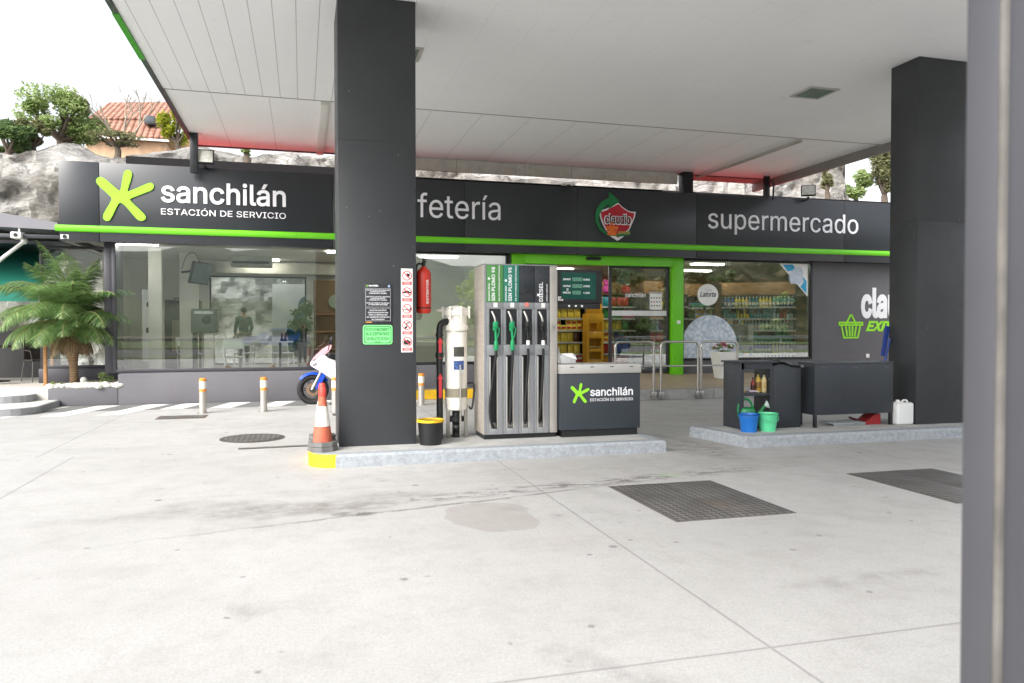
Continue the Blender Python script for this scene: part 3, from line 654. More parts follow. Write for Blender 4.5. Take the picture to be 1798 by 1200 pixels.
# floodlights
def floodlight(x, z, rz, tilt, lab, s_=1.0):
    t = thing('floodlight', lab, 'floodlight', (x, 15.98, z), rz, 'floodlights on the fascia'); T = Matrix.Translation((0, -.05, .17*s_)) @ Matrix.Rotation(tilt, 4, 'X')
    MB().box(-.17*s_, .17*s_, -.03, .03, -.14*s_, .14*s_, .012, T=T).build('housing', BLACK, t)
    MB().box(-.145*s_, .145*s_, -.036, -.031, -.115*s_, .115*s_, 0, T=T).build('lens', mat('floodlight_lens', '#b9bab2', .25, 0, .2, 12), t)
    MB().box(-.03, .03, -.03, .14, -.02, .03, .004).build('bracket', BLACK, t)
floodlight(-1.81, 4.66, R(0), R(-8), 'square floodlight beside the left canopy post above the star logo')
floodlight(11.95, 4.66, R(-35), R(-14), 'tilted square floodlight above the supermercado lettering')
t = thing('fascia_lamp', 'flat white lamp on top of the fascia between cafetería and shield sign', 'lamp', (5.74, 16.0, 4.65))
MB().box(-.14, .14, -.1, .1, .02, .07, .012).build('diffuser', WHITE, t); MB().box(-.03, .03, -.05, .15, 0, .02).build('bracket', BLACK, t)
def camera_unit(x, y, z, lab):
    t = thing('security_camera', lab, 'camera', (x, y, z), 0, 'cameras under the left roof edge')
    MB().box(-.09, .09, -.2, .06, -.02, .1, .02).build('housing', WHITE, t); MB().cyl((0, -.2, .04), (0, -.215, .04), .035).build('lens', BLACK, t); MB().cyl((0, .0, .1), (0, .0, .2), .02).build('bracket', WHITE, t)
a = PY(119, 417, 16.3); camera_unit(a.x, 16.3, a.z - .05, 'white camera under the left end of the green stripe')
a = PY(34, 414, 16.3); camera_unit(a.x, 16.3, a.z - .05, 'white camera beside the green awning')

# ================================================================== ON THE LEFT ISLAND
IZ = .1405
YPf = 8.779
t = thing('info_board', 'black notice board with white lines of text on the pillar', 'notice')
x0, x1, z0, z1 = bbox(639, 499, 688, 568, YPf)
MB().box(x0, x1, YPf-.012, YPf, z0, z1, .002).build('panel', mat('board_black', '#2a2c31', .35, 0, .05, 3), t)
mb = MB(); H = z1-z0; Wd = x1-x0; y = YPf-.0125
def TL(mb, s_, v, h=.018, wf=.84, bold=.01, cx=.5): mb.text(s_, x0+Wd*(cx-wf/2), x0+Wd*(cx+wf/2), z0+H*v, h, 'E', y, .0015, bold)
for i, (s_, wf) in enumerate([('EXISTEN HOJAS DE RECLAMACIONES', .84), ('A DISPOSICIÓN DEL', .56), ('CONSUMIDOR O USUARIO', .64)]): TL(mb, s_, .83 - i*.042, .013, wf)
for i, (s_, wf) in enumerate([('EXISTEN FOLLAS DE RECLAMACIÓNS', .84), ('A DISPOSICIÓN DO', .52), ('CONSUMIDOR OU USUARIO', .64)]): TL(mb, s_, .66 - i*.042, .013, wf)
for i, (s_, wf) in enumerate([('COMPLAINT FORMS AT THE DISPOSAL', .84), ('OF CONSUMERS AND USERS', .68)]): TL(mb, s_, .50 - i*.042, .013, wf)
for i, (s_, wf) in enumerate([('EXISTEN EQUIPOS', .6), ('DE MEDIDA REGLAMENTARIA', .72), ('PARA LA COMPROBACIÓN', .66), ('DEL SUMINISTRO A DISPOSICIÓN', .82), ('DEL CONSUMIDOR', .46)]): TL(mb, s_, .315 - i*.058, .014, wf)
TL(mb, 'sanchilán', .935, .02, .34, .03, .34)
for (u0, u1, v0, v1) in [(.05, .95, .41, .885), (.05, .95, .06, .385)]:
    for q in [(u0, u1, v0, v0+.004), (u0, u1, v1-.004, v1), (u0, u0+.006, v0, v1), (u1-.006, u1, v0, v1)]: mb.box(x0+q[0]*Wd, x0+q[1]*Wd, y-.0012, y, z0+q[2]*H, z0+q[3]*H)
mb.build('lettering', WHITEL, t)
mb = MB(); star(mb, x0+.07*Wd, z0+.925*H, .08*Wd, .05*H, y, .0015); mb.build('star_logo', GREENL, t)
MB().box(x0+.86*Wd, x0+.93*Wd, y-.0015, y, z0+.92*H, z0+.975*H).build('blue_mark', mat('notice_blue', '#9db6e0', .5), t)
MB().box(x0+.05*Wd, x0+.28*Wd, y-.0015, y, z0+.012*H, z0+.04*H).build('colour_strip', mat('strip_orange', '#b9803f', .5), t)
t = thing('payment_notice', 'green notice refusing 500 euro notes on the pillar', 'notice')
x0, x1, z0, z1 = bbox(637, 571, 689, 605, YPf); Wd, H = x1-x0, z1-z0
rr = .03; rp = []
for cx, cz, a0 in [(x1-rr, z1-rr, 0), (x0+rr, z1-rr, 90), (x0+rr, z0+rr, 180), (x1-rr, z0+rr, 270)]: rp += [(cx+rr*math.cos(R(a0+18*i)), cz+rr*math.sin(R(a0+18*i))) for i in range(6)]
MB().prism(rp, YPf-.008, YPf).build('panel', mat('notice_green', '#7fe08a', .45, 0, .03, 3), t)
def inset(p, d): cx = sum(a for a, b in p)/len(p); cz = sum(b for a, b in p)/len(p); return [(a - (d if a > cx else -d), b - (d if b > cz else -d)) for a, b in p]
mb = MB(); op, ip = inset(rp, .012), inset(rp, .02); n = len(op)
for i in range(n): j = (i+1) % n; mb.flat([(op[i][0], YPf-.0085, op[i][1]), (op[j][0], YPf-.0085, op[j][1]), (ip[j][0], YPf-.0085, ip[j][1]), (ip[i][0], YPf-.0085, ip[i][1])])
y = YPf-.0085
for s_, v, wf, h in [('EN ESTE ESTABLECIMIENTO', .70, .8, .034), ('NO SE ACEPTAN PAGOS', .46, .8, .038), ('CON BILLETES DE 500 €', .22, .8, .034), ('GRACIAS', .10, .2, .014)]: mb.text(s_, x0+Wd*(.5-wf/2), x0+Wd*(.5+wf/2), z0+H*v, h, 'E', y, .001, .015)
mb.build('lettering', mat('notice_dark_green', '#1d6b30', .5), t)
# warning strip
t = thing('warning_strip', 'tall white strip of five red prohibition pictograms on the pillar', 'warning sign')
x0, x1, z0, z1 = bbox(704, 472, 725, 619, YPf); Wd, H = x1-x0, z1-z0
MB().box(x0, x1, YPf-.006, YPf, z0, z1, .002).build('panel', WHITE, t)
REDL = mat('sign_red', '#c23b42', .45); y = YPf-.0065
for i in range(5):
    cx, cz, r = (x0+x1)/2, z1 - H*(.085 + i*.197), Wd*.41
    mb = MB(); nn = 36; o_, q_ = circle(cx, cz, r, nn), circle(cx, cz, r*.83, nn)
    for k_ in range(nn): j = (k_+1) % nn; mb.flat([(o_[k_][0], y-.001, o_[k_][1]), (q_[k_][0], y-.001, q_[k_][1]), (q_[j][0], y-.001, q_[j][1]), (o_[j][0], y-.001, o_[j][1])])
    d = r*.6; e = r*.075; mb.flat([(cx-d-e, y-.0014, cz+d-e), (cx+d-e, y-.0014, cz-d-e), (cx+d+e, y-.0014, cz-d+e), (cx-d+e, y-.0014, cz+d+e)])
    mb.box(x0+.1*Wd, x1-.1*Wd, y-.001, y, cz-r-.052, cz-r-.012); g = mb.build('pictogram_ring', REDL, t)
    mb = MB()
    if i == 0: mb.prism(chaikin([(cx-.01, cz-.02), (cx+.035, cz-.01), (cx+.03, cz+.03), (cx+.012, cz+.02), (cx, cz+.035)], 2), y-.0008, y)
    elif i == 1: mb.prism([(cx-.05, cz-.012), (cx+.05, cz-.012), (cx+.05, cz+.004), (cx+.028, cz+.006), (cx+.014, cz+.02), (cx-.022, cz+.02), (cx-.032, cz+.006), (cx-.05, cz+.004)], y-.0008, y)
    elif i == 2: mb.box(cx-.045, cx+.03, y-.0008, y, cz-.018, cz-.008); mb.box(cx+.032, cx+.045, y-.0008, y, cz-.018, cz+.012)
    elif i == 3: mb.box(cx-.03, cx-.008, y-.0008, y, cz-.04, cz-.015); mb.box(cx-.008, cx+.002, y-.0008, y, cz-.03, cz+.03); mb.box(cx+.002, cx+.03, y-.0008, y, cz+.022, cz+.034)
    else: mb.prism(chaikin([(cx-.038, cz-.035), (cx+.036, cz-.035), (cx+.042, cz+.015), (cx+.02, cz+.005), (cx+.015, cz+.03), (cx-.02, cz+.012), (cx-.04, cz+.02)], 1), y-.0008, y)
    mb.build('symbol', BLACK, g)
    mb = MB()
    for q in (.018, .03, .042): mb.box(x0+.22*Wd, x1-.22*Wd, y-.0016, y-.001, cz-r-q-.004, cz-r-q)
    mb.build('caption', WHITE, g)
# fire extinguisher on the pillar's right side
a = PY(745, 510, 8.95)
t = thing('fire_extinguisher', 'red fire extinguisher hanging on the right side of the pillar', 'extinguisher', (1.395, 8.95, 1.66))
MB().lathe([(.02, 0), (.07, .005), (.088, .03), (.088, .46), (.075, .51), (.04, .54), (.028, .56)], 28).build('cylinder_body', RED, t)
MB().cyl((0, 0, .55), (0, 0, .60), .022).box(-.02, .02, -.07, .03, .60, .625, .004).box(-.016, .016, -.09, .01, .635, .65, .004).cyl((.0, .03, .6), (.0, .03, .64), .01).build('valve', BLACK, t)
MB().tube(smoothpath([(-.02, 0, .59), (-.09, -.05, .56), (-.095, -.04, .3), (-.09, -.03, .08)], 6), .012).build('hose', BLACK, t)
T = Matrix.Identity(4)
MB().text('EXTINTOR', -.15, .13, .0, .032, 'E', 0, .001, .02, T=Matrix.Translation((.045, -.0765, .27)) @ Matrix.Rotation(R(28), 4, 'Z') @ Matrix.Rotation(R(90), 4, 'Y') @ Matrix.Rotation(R(180), 4, 'Y')).build('lettering', WHITEL, t)
MB().box(-.115, -.088, -.05, .05, .1, .5, .004).cyl((0, 0, .06), (0, 0, .075), .0895, n=28).build('wall_bracket', BLACK, t)
# black tub with yellow rim
t = thing('black_bucket', 'black tub with yellow rim beside the pillar foot', 'bucket', (1.435, 8.72, IZ))
MB().lathe([(.0, .012), (.115, .012), (.12, 0), (.125, .0), (.148, .27), (.14, .27), (.118, .02), (.0, .02)], 28, cap=False).build('tub', BLACK, t)
MB().lathe([(.141, .262), (.158, .262), (.16, .29), (.141, .292), (.141, .262)], 28, cap=False).build('rim', YELLOW, t)
MB().tube([(.155*math.cos(R(a)), .155*math.sin(R(a)), .28 + .02*math.sin(R(a*2))) for a in range(-10, 200, 15)], .004, 6).build('handle', BLACK, t)
# traffic cones
TC = mat('faded_cone_orange', '#b55a42', .65, 0, .2, 9, dirt=.6); TW = mat('cone_white_band', '#e0dad2', .6, 0, .12, 9, dirt=.35); TG = mat('cone_base_grey', '#6a6a68', .8, 0, .2, 9, .3, 60)
def cone(x, y, z, lab, rz=0):
    t = thing('traffic_cone', lab, 'cone', (x, y, z), rz, 'old cones at the island end')
    mb = MB(); o8 = [(.155*math.cos(R(45*i+22.5))*1.05, .155*math.sin(R(45*i+22.5))*1.05) for i in range(8)]
    mb.prism(o8, 0, .05, 'z'); mb.prism([(a*.97, b*.97) for a, b in o8], .054, .1, 'z'); mb.build('base', TG, t)
    MB().lathe([(.105, .1), (.083, .27)], 24).build('lower_cone', TC, t)
    MB().lathe([(.0845, .27), (.052, .49)], 24).build('white_band', TW, t)
    MB().lathe([(.052, .49), (.036, .60)], 24).build('upper_cone', TC, t)
    MB().lathe([(.04, .60), (.042, .615), (.04, .68), (.03, .70), (.012, .705)], 24).build('tip', mat('cone_tip_red', '#d8453a', .5, 0, .05), t)
cone(.215, 8.6, .142, 'worn red and white traffic cone in front at the yellow island end', .3)
cone(.225, 9.15, .142, 'dirty traffic cone behind the other cone beside the pillar', .9)
# white filter column
WP = mat('aged_white_enamel', '#ece9e0', .4, 0, .07, 2, dirt=.3)
t = thing('filter_column', 'white upright filter cylinder with clamped lid between pillar and pump', 'filter vessel', (1.835, 9.2, IZ))
MB().lathe([(.02, .33), (.125, .345), (.135, .37), (.135, 1.32), (.15, 1.33), (.15, 1.38), (.135, 1.39), (.135, 1.5), (.165, 1.505), (.165, 1.53)], 32).build('cylinder_body', WP, t)
mb = MB().lathe([(.165, 1.532), (.165, 1.56), (.13, 1.6), (.05, 1.625), (.0, 1.63)], 32, cap=False)
for i in range(8):
    a = R(45*i+10); mb.cyl((.175*math.cos(a), .175*math.sin(a), 1.47), (.175*math.cos(a), .175*math.sin(a), 1.59), .012, n=8); mb.sphere((.175*math.cos(a), .175*math.sin(a), 1.595), .02, 6)
mb.box(-.24, -.16, -.03, .03, 1.55, 1.58, .006).build('lid', WP, t)
MB().lathe([(.137, .5), (.1375, .5), (.1375, .61), (.137, .61)], 32, cap=False).build('stained_band', mat('stained_band', '#8b8574', .5, 0, .2, 8), t)
MB().lathe([(.139, 1.30), (.141, 1.305), (.139, 1.31)], 32, cap=False).build('wire_clip', STEEL, t)
mb = MB()
for a in (200, 340, 90): mb.box(.118*math.cos(R(a))-.02, .118*math.cos(R(a))+.02, .118*math.sin(R(a))-.02, .118*math.sin(R(a))+.02, 0, .42, .003)
mb.build('support_legs', mat('galvanised_leg', '#8e8c86', .5, .5, .1), t)
mb = MB().cyl((0, 0, 0), (0, 0, .34), .05).cyl((0, 0, .2), (0, 0, .26), .1, .1).cyl((-.12, 0, .22), (.12, 0, .22), .03).sphere((0, -.04, .12), .06, 8); mb.build('drain_valve', BLACK, t)
MB().cyl((.02, -.16, .02), (.02, -.16, .9), .012, n=8).build('sight_tube', STEEL, t)
MB().tube(smoothpath([(.13, -.03, .66), (.2, -.05, .67), (.215, -.05, .6), (.2, -.05, .42), (.18, -.05, .35), (.15, -.03, .38)], 4), .012, 6).build('side_valve', BLACK, t)
pan = lambda mb, x0_, x1_, z0_, z1_, r_: mb.add([(r_*math.sin(x0_+(x1_-x0_)*i/8), -r_*math.cos(x0_+(x1_-x0_)*i/8), z) for z in (z0_, z1_) for i in range(9)], [(i, i+1, i+10, i+9) for i in range(8)])
mb = MB(); pan(mb, -.42, .62, .84+.16, 1.12, .1355); mb.build('rating_plate', mat('rating_plate', '#4a4b46', .4, .2, .3, 30), t)
mb = MB(); pan(mb, -.52, .66, .80, .99, .1357); g = mb.build('label', WHITE, t)
mb = MB(); pan(mb, -.42, .56, .84, .95, .1363); mb.build('blue_print', mat('label_blue', '#3c5690', .4, 0, .5, 40), g)
# black riser pipe with red arrows
t = thing('riser_pipe', 'black pipe with red flow arrows beside the white filter column', 'pipe', (1.615, 9.12, IZ))
MB().tube(smoothpath([(0, 0, 0), (0, 0, 1.0), (0, 0, 1.3), (.02, 0, 1.40), (.1, .03, 1.43), (.14, .05, 1.43)], 6), .04, 14).cyl((0, 0, .99), (0, 0, 1.05), .052).cyl((0, 0, 1.25), (0, 0, 1.28), .05).build('pipe', BLACK, t)
def arrow(mb, z0_, z1_):
    mb.prism([(-.018, z0_), (.018, z0_), (.018, z1_-.07), (.034, z1_-.07), (0, z1_), (-.034, z1_-.07), (-.018, z1_-.07)], -.043, -.0405)
ra = mat('arrow_red', '#c8343c', .5)
mb = MB(); arrow(mb, .98, 1.24); mb.build('flow_arrow', ra, t)
mb = MB(); arrow(mb, .5, .8); mb.build('flow_arrow', ra, t)
for z_ in (.25, .55, .9): pass

# ------------------------------------------------------------------ the dispenser
t = thing('fuel_dispenser', 'tall grey four-hose fuel pump with green and black nozzles', 'fuel pump', (2.11, 8.87, IZ))
H = 2.11; D_ = .52; BX = [0.03, .24, .44, .635, .825]
side = mat('brushed_side_panel', '#b7aea3', .5, .25, .1, 2, stretch=(1, 1, 12), dirt=.2)
MB().box(-.003, .02, .012, D_, .06, H, .004).box(.92, .932, .012, D_, .06, H, .003).box(.0, .93, D_, D_+.012, .06, H).build('side_panel', side, t)
MB().box(.01, .92, .03, D_-.01, 0, .062).build('plinth', BLACK, t)
mb = MB()
mb.box(.0, .03, 0, .03, .06, H, .003)
for i in range(4):
    a, b = BX[i]+.002, BX[i+1]-.002; cx = (a+b)/2
    mb.box(a, b, 0, .03, 1.58, 1.66, .002); mb.box(a, a+.035, 0, .03, 1.15, 1.578, .002); mb.box(b-.025, b, 0, .03, 1.15, 1.578, .002)
    mb.box(a, b, 0, .03, 1.02, 1.148, .002)
    mb.box(a, a+.035, 0, .03, .06, 1.018, .002); mb.box(b-.06, b, 0, .03, .06, 1.018, .002); mb.box(a+.036, b-.061, 0, .03, .06, .13, .002)
mb.build('front_panel', GREYM, t)
MB().box(.832, .93, -.004, .03, .06, H, .004).build('steel_column', mat('ribbed_steel_column', '#aeaaa4', .45, .4, .06, 2, stretch=(1, 1, 40)), t)
MB().box(.86, .90, -.007, -.0045, 1.93, 1.99).box(.86, .90, -.007, -.0045, 1.3, 1.4).build('plate', STEEL, t)
MB().box(.03, .83, .06, D_-.02, .07, H-.01).build('core', BLACK, t)
MB().box(-.003, .93, -.002, D_, H, H+.015, .003).build('top_cap', GREYM, t)
cols = [mat('label_leaf_green', '#4d8a48', .4, 0, .04), mat('label_teal_green', '#1f7562', .4, 0, .04), mat('label_black', '#25292e', .3, 0, .05), mat('label_black_diesel', '#2a2d32', .3, 0, .05)]
words = [[('GASOLINA', .04, .09, .022, .3), ('SIN PLOMO 98', .105, .18, .05, .57), ('98 OCTANOS ADITIVADA', .165, .2, .02, .6)], [('GASOLINA', .04, .09, .022, .26), ('SIN PLOMO 95', .105, .18, .05, .57), ('95 OCTANOS ADITIVADA', .165, .2, .02, .6)], [], [('DIESEL', .105, .18, .055, .33), ('GASÓLEO A ADITIVADO', .165, .2, .018, .3)]]
names = ['green fuel label reading sin plomo 98', 'teal fuel label reading sin plomo 95', 'blank black fuel label', 'black fuel label reading diesel']
for i in range(4):
    a, b = BX[i]+.002, BX[i+1]-.002
    lp = MB().box(a, b, -.002, .03, 1.662, H, .002).build('fuel_label', cols[i], t, label=names[i])
    mb = MB()
    for (s_, u, _, h, ln) in words[i]:
        T = Matrix.Translation((a+u*1.0, -.003, 1.675)) @ Matrix.Rotation(R(-90), 4, 'Y')
        mb.text(s_, 0, ln*.72, 0, h*.86, 'E', 0, .001, .02, T=T)
    if words[i]:
        if i < 2: mb.prism(circle(a+.03, 1.675+ (.27 if i == 0 else .25), .015, 20), -.0045, -.0025)
        else: mb.box(a+.03, a+.06, -.0045, -.0025, 1.74, 1.77)
        mb.build('lettering', WHITEL, lp)
    if i != 2: MB().box(a+.085, a+.135, -.004, -.0005, 1.60, 1.657).build('sticker', WHITE, t)
    else: MB().prism(circle((a+b)/2, 1.635, .03, 20), -.004, -.0005).build('sticker', mat('faded_red_sticker', '#d98074', .5), t)
    MB().box(a+.036, b-.026, .02, .055, 1.15, 1.578).build('nozzle_recess', mat('recess_black', '#1f2124', .5, 0, .2, 8), t)
    # slot frame strips and hose
    MB().box(a+.036, a+.05, -.003, .03, .131, 1.0, .002).box(b-.075, b-.0615, -.003, .03, .131, 1.0, .002).build('slot_trim', ALU, t)
    hx = (a+b)/2 - .005
    nm = mat('nozzle_green', '#129058', .4, 0, .06) if i < 2 else BLACK
    nz = MB()
    nz.tube(smoothpath([(hx-.005, -.03, 1.32), (hx+.005, -.05, 1.38), (hx-.002, -.055, 1.43)], 5), [.026+.004*math.sin(q) for q in range(11)], 12)
    nz.box(hx-.035, hx+.028, -.085, -.03, 1.345, 1.42, .018); nz.tube(smoothpath([(hx+.03, -.06, 1.36), (hx+.045, -.065, 1.33), (hx+.03, -.06, 1.26), (hx+.008, -.05, 1.2)], 4), .007, 6)
    nz.tube([(hx+.004, -.04, 1.33), (hx+.012, -.035, 1.2)], .016, 10)
    nb = nz.build('nozzle', nm, t)
    MB().tube(smoothpath([(hx-.002, -.055, 1.42), (hx-.012, -.05, 1.48), (hx-.035, -.02, 1.55)], 5), [.014]*11, 10).build('spout', STEEL, nb)
    if i < 2: MB().lathe([(.022, 0), (.026, .01), (.026, .10), (.02, .12)], 16, T=Matrix.Translation((hx+.012, -.035, 1.08))).build('swivel_sleeve', nm, nb)
    else: MB().lathe([(.02, 0), (.023, .01), (.023, .05), (.02, .06)], 16, T=Matrix.Translation((hx+.012, -.035, 1.14))).build('swivel_sleeve', WHITE, nb)
    if i == 0: hp = [(hx+.012, -.035, 1.1), (hx+.005, -.04, 1.0), (hx-.04, -.06, .7), (hx-.075, -.07, .42), (hx-.06, -.06, .24), (hx-.02, -.02, .16), (hx, .05, .15)]
    else: hp = [(hx+.012, -.035, 1.1), (hx+.01, -.04, .95), (hx+(-.01 if i != 2 else -.02), -.045, .55), (hx-.012-.008*i, -.035, .25), (hx, .05, .16)]
    MB().tube(smoothpath(hp, 7), .0155, 10).build('hose', RUBBER, t)
    MB().box(a+.052, b-.077, .0, .045, .135, .2, .004).build('hose_guide', mat('worn_metal', '#6c6a66', .5, .5, .2, 9), t)
# counter display head
dx0, dx1, dz0, dz1 = .945, 1.545, 1.66, 2.08
dh = MB().box(dx0, dx1, .05, .14, dz0, dz1, .008).box(dx0, dx1-.02, .06, .13, dz0-.07, dz0-.002, .004).build('display_head', BLACK, t)
MB().box(dx0+.05, dx1-.09, .044, .0495, dz0+.05, dz1-.04).build('screen', mat('lcd_screen', '#1f4a42', .12, 0, .05, 3), dh)
mb = MB()
for i, (a_, b_) in enumerate([('IMPORTE', 'EUROS'), ('CANTIDAD', 'LITROS'), ('PRECIO', '€ / LITRO')]):
    z_ = dz0 + .285 - i*.083
    mb.text(a_, dx0+.075, dx0+.175, z_, .022, 'E', .0435, .001, .02); mb.text(b_, dx0+.345, dx0+.43, z_, .022, 'E', .0435, .001, .02)
mb.text('10', dx0+.12, dx0+.145, dz0+.155, .03, '1', .0435, .001, .02); mb.build('lettering', WHITEL, dh)
mb = MB()
for i in range(3): mb.box(dx0+.2, dx0+.33-(.02 if i == 2 else 0), .0415, .0435, dz0+.275 - i*.083, dz0+.32 - i*.083)
g = mb.build('readout', mat('lcd_readout', '#5f8f7c', .3), dh)
mb = MB()
for i in range(3):
    for q in range(5 if i < 2 else 4): mb.text('8', dx0+.21+q*.024, dx0+.226+q*.024, dz0+.282 - i*.083, .032, '8', .0412, .0008)
mb.build('digits', mat('lcd_digits', '#2c5a4c', .4), dh)
MB().box(dx0+.01, dx0+.075, .044, .049, dz0+.03, dz0+.08).build('number_plate', WHITE, dh)
MB().text('01', dx0+.03, dx0+.062, dz0+.042, .026, '1', .0435, .001, .02).build('number', BLACK, dh)
mb = MB()
for q in (.16, .25, .33): mb.cyl((dx0+q, .06, dz0-.035), (dx0+q, .052, dz0-.035), .013, n=14)
mb.build('button', WHITE, dh)
# branded counter beside the pump
t = thing('service_counter', 'charcoal counter with sanchilán star logo and steel top beside the pump', 'counter', (3.055, 8.79, IZ))
MB().box(.03, 1.04, .03, .42, 0, .085).build('plinth', BLACK, t)
MB().box(0, 1.065, 0, .45, .09, .78, .004).build('cabinet', mat('counter_charcoal', '#30363d', .4, 0, .06, 2), t)
MB().box(-.004, 1.075, -.012, .46, .785, .90, .006).build('worktop', mat('steel_worktop', '#b9b7b3', .4, .4, .06, 3), t)
mb = MB()
for i in range(4): mb.box(.12+i*.265, .17+i*.265, -.0145, -.0115, .862, .872)
mb.build('slot', BLACK, t)
lg = MB(); star(lg, .13, .42, .25, .25, -.0005, .003); lg.build('star_logo', GREENL, t)
MB().text('sanchilán', .39, .965, .505, .1, 'h', -.0005, .003, .014).text('ESTACIÓN DE SERVICIO', .39, .965, .44, .034, 'E', -.0005, .002, .004).build('lettering', WHITEL, t)
PAPER = mat('paper_white', '#d5d6d6', .8, 0, .06, 8)
t = thing('glove_dispenser', 'white paper towel and glove dispenser on the steel counter top', 'dispenser', (3.06, 8.86, IZ + .902))
MB().box(.02, .24, .03, .2, 0, .12, .02).build('case', mat('dispenser_grey', '#b6b8b8', .5), t)
MB().add([(.0, .0, .0), (.26, .0, .0), (.25, .02, .05), (.02, .03, .13), (.19, .04, .135), (.03, .1, .22), (.0, .16, .16)], [(0, 3, 6), (3, 5, 6), (2, 4, 3)]).build('paper_sheet', PAPER, t)

# ================================================================== RIGHT ISLAND
t = thing('shelf_cabinet', 'black open shelf cabinet with rubbish flap holding bottles and watering can', 'cabinet', (5.6, 8.86, IZ))
BC = mat('black_cabinet_sheet', '#2c3036', .42, 0, .1, 3, dirt=.15)
MB().box(0, .02, 0, .42, 0, .88, .003).box(.48, .50, .0, .42, 0, .88, .003).box(.02, .48, .0, .42, .0, .02).box(-.03, .56, -.02, .44, .881, .905, .004).box(.02, .055, 0, .02, .02, .88).box(.02, .48, 0, .02, .80, .88).box(.455, .48, 0.001, .019, .02, .8).build('carcass', BC, t)
MB().box(.02, .48, .01, .41, .44, .475, .003).build('shelf', BC, t)
MB().box(.50, .93, -.004, .42, 0, .86, .004).build('bin_cupboard', BC, t)
MB().cyl((.47, .05, .66), (.47, .03, .66), .012).cyl((.47, .05, .3), (.47, .03, .3), .012).build('latch', STEEL, t)
mb = MB()
g = []; NXb, NYb = 14, 6
for j in range(NYb+1):
    for i in range(NXb+1):
        x = .48 + .48*i/NXb; y_ = -.03 + .45*j/NYb; z = .88 + .05*math.exp(-((x-.62)/.09)**2) - .02*((x-.5)/.45) + .012*noise.noise(Vector((x*14, y_*10, 2)))
        if j == 0: z -= .03 + .02*noise.noise(Vector((x*16, 0, 5)))
        g.append((x, y_, z))
mb.add(g, [(j*(NXb+1)+i, j*(NXb+1)+i+1, (j+1)*(NXb+1)+i+1, (j+1)*(NXb+1)+i) for j in range(NYb) for i in range(NXb)])
mb.add([(p[0], p[1], p[2]-.012) for p in g], [(j*(NXb+1)+i, (j+1)*(NXb+1)+i, (j+1)*(NXb+1)+i+1, j*(NXb+1)+i+1) for j in range(NYb) for i in range(NXb)])
tag(mb.build('bin_bag', mat('black_bin_bag', '#1d1f23', .25, 0, .1, 6, spec=.6)), 'crumpled black bag draped over the cabinet top', 'bag').location = (5.6, 8.86, IZ)
def bottle(name, lab, x, y, z, bm_, lm, s_=1, tilt=None, capm=None):
    t = thing(name, lab, 'bottle', (x, y, z))
    if tilt: t.rotation_euler = tilt
    MB().lathe([(.03*s_, 0), (.036*s_, .008*s_), (.036*s_, .15*s_), (.028*s_, .18*s_), (.014*s_, .2*s_), (.013*s_, .225*s_)], 18).build('body', bm_, t)
    MB().lathe([(.0365*s_, .05*s_), (.0367*s_, .052*s_), (.0367*s_, .13*s_), (.0365*s_, .132*s_)], 18, cap=False).build('label', lm, t)
    MB().cyl((0, 0, .226*s_), (0, 0, .255*s_), .015*s_).build('cap', capm or BLACK, t); return t
zs = IZ + .476
bottle('oil_bottle', 'red oil bottle with black cap on the cabinet shelf', 5.88, 9.0, zs, mat('bottle_red', '#8e2f24', .35), mat('label_dark', '#3c1a14', .5), .8)
bottle('cleaner_bottle', 'tall yellow bottle on the cabinet shelf', 5.98, 9.03, zs, mat('bottle_yellow', '#b79a3c', .4), mat('label_brown', '#7a5a28', .5), 1.08)
bottle('cream_bottle', 'tall cream bottle standing rightmost on the cabinet shelf', 6.04, 8.98, zs, mat('bottle_cream', '#c9b98a', .4), mat('label_cream', '#b9a26a', .5), 1.05)
t = thing('work_glove', 'pale work glove lying on the cabinet shelf', 'glove', (5.82, 8.95, zs))
mb = MB(); gm = mat('glove_fabric', '#b3a6b0', .9, 0, .15, 12)
mb.sphere((0, 0, .022), .04, 8, 0, (1.1, .8, .5))
for i, (a, l) in enumerate([(-25, .06), (-8, .075), (8, .075), (24, .06), (70, .05)]): mb.tube([(.02*math.cos(R(a)), .02*math.sin(R(a)), .02), ((.035+l*.5)*math.cos(R(a)), (.035+l*.5)*math.sin(R(a)), .022), ((.035+l)*math.cos(R(a)), (.035+l)*math.sin(R(a)), .012)], [.012, .011, .008], 8)
mb.build('fabric', gm, t)
t = thing('sponge_cloth', 'crumpled yellow cloth at the left of the cabinet shelf', 'cloth', (5.69, 8.97, zs))
mb = MB().sphere((0, 0, .02), .05, 9, 0, (1, .8, .45)).sphere((.03, .02, .04), .03, 8, 0, (1, .7, .6)).sphere((-.03, -.01, .03), .032, 8, 0, (.8, 1, .5)); mb.build('fabric', mat('yellow_cloth', '#c8a64a', .9, 0, .2, 20, .4, 40), t)
WG = mat('watering_can_green', '#147a44', .4, 0, .05)
t = thing('watering_can', 'dark green watering can with pale rose in the cabinet bottom', 'watering can', (5.72, 8.9, IZ + .021))
MB().lathe([(.085, 0), (.095, .01), (.095, .17), (.08, .2), (.05, .21)], 24).build('tank', WG, t)
MB().tube(smoothpath([(-.085, 0, .1), (-.1, 0, .2), (-.06, 0, .28), (.02, 0, .285), (.07, 0, .22), (.085, 0, .14)], 6), .013, 8).build('handle', WG, t)
MB().tube([(.075, 0, .05), (.14, -.01, .13), (.215, -.02, .225)], [.03, .02, .013], 10).build('spout', WG, t)
MB().lathe([(.013, 0), (.04, .03), (.042, .04), (.0, .045)], 18, T=Matrix.Translation((.21, -.02, .22)) @ Matrix.Rotation(R(65), 4, 'Y') @ Matrix.Rotation(R(25), 4, 'X')).build('rose', mat('rose_grey', '#b9c4c2', .5), t); t.scale = (1.25, 1.25, 1.3)
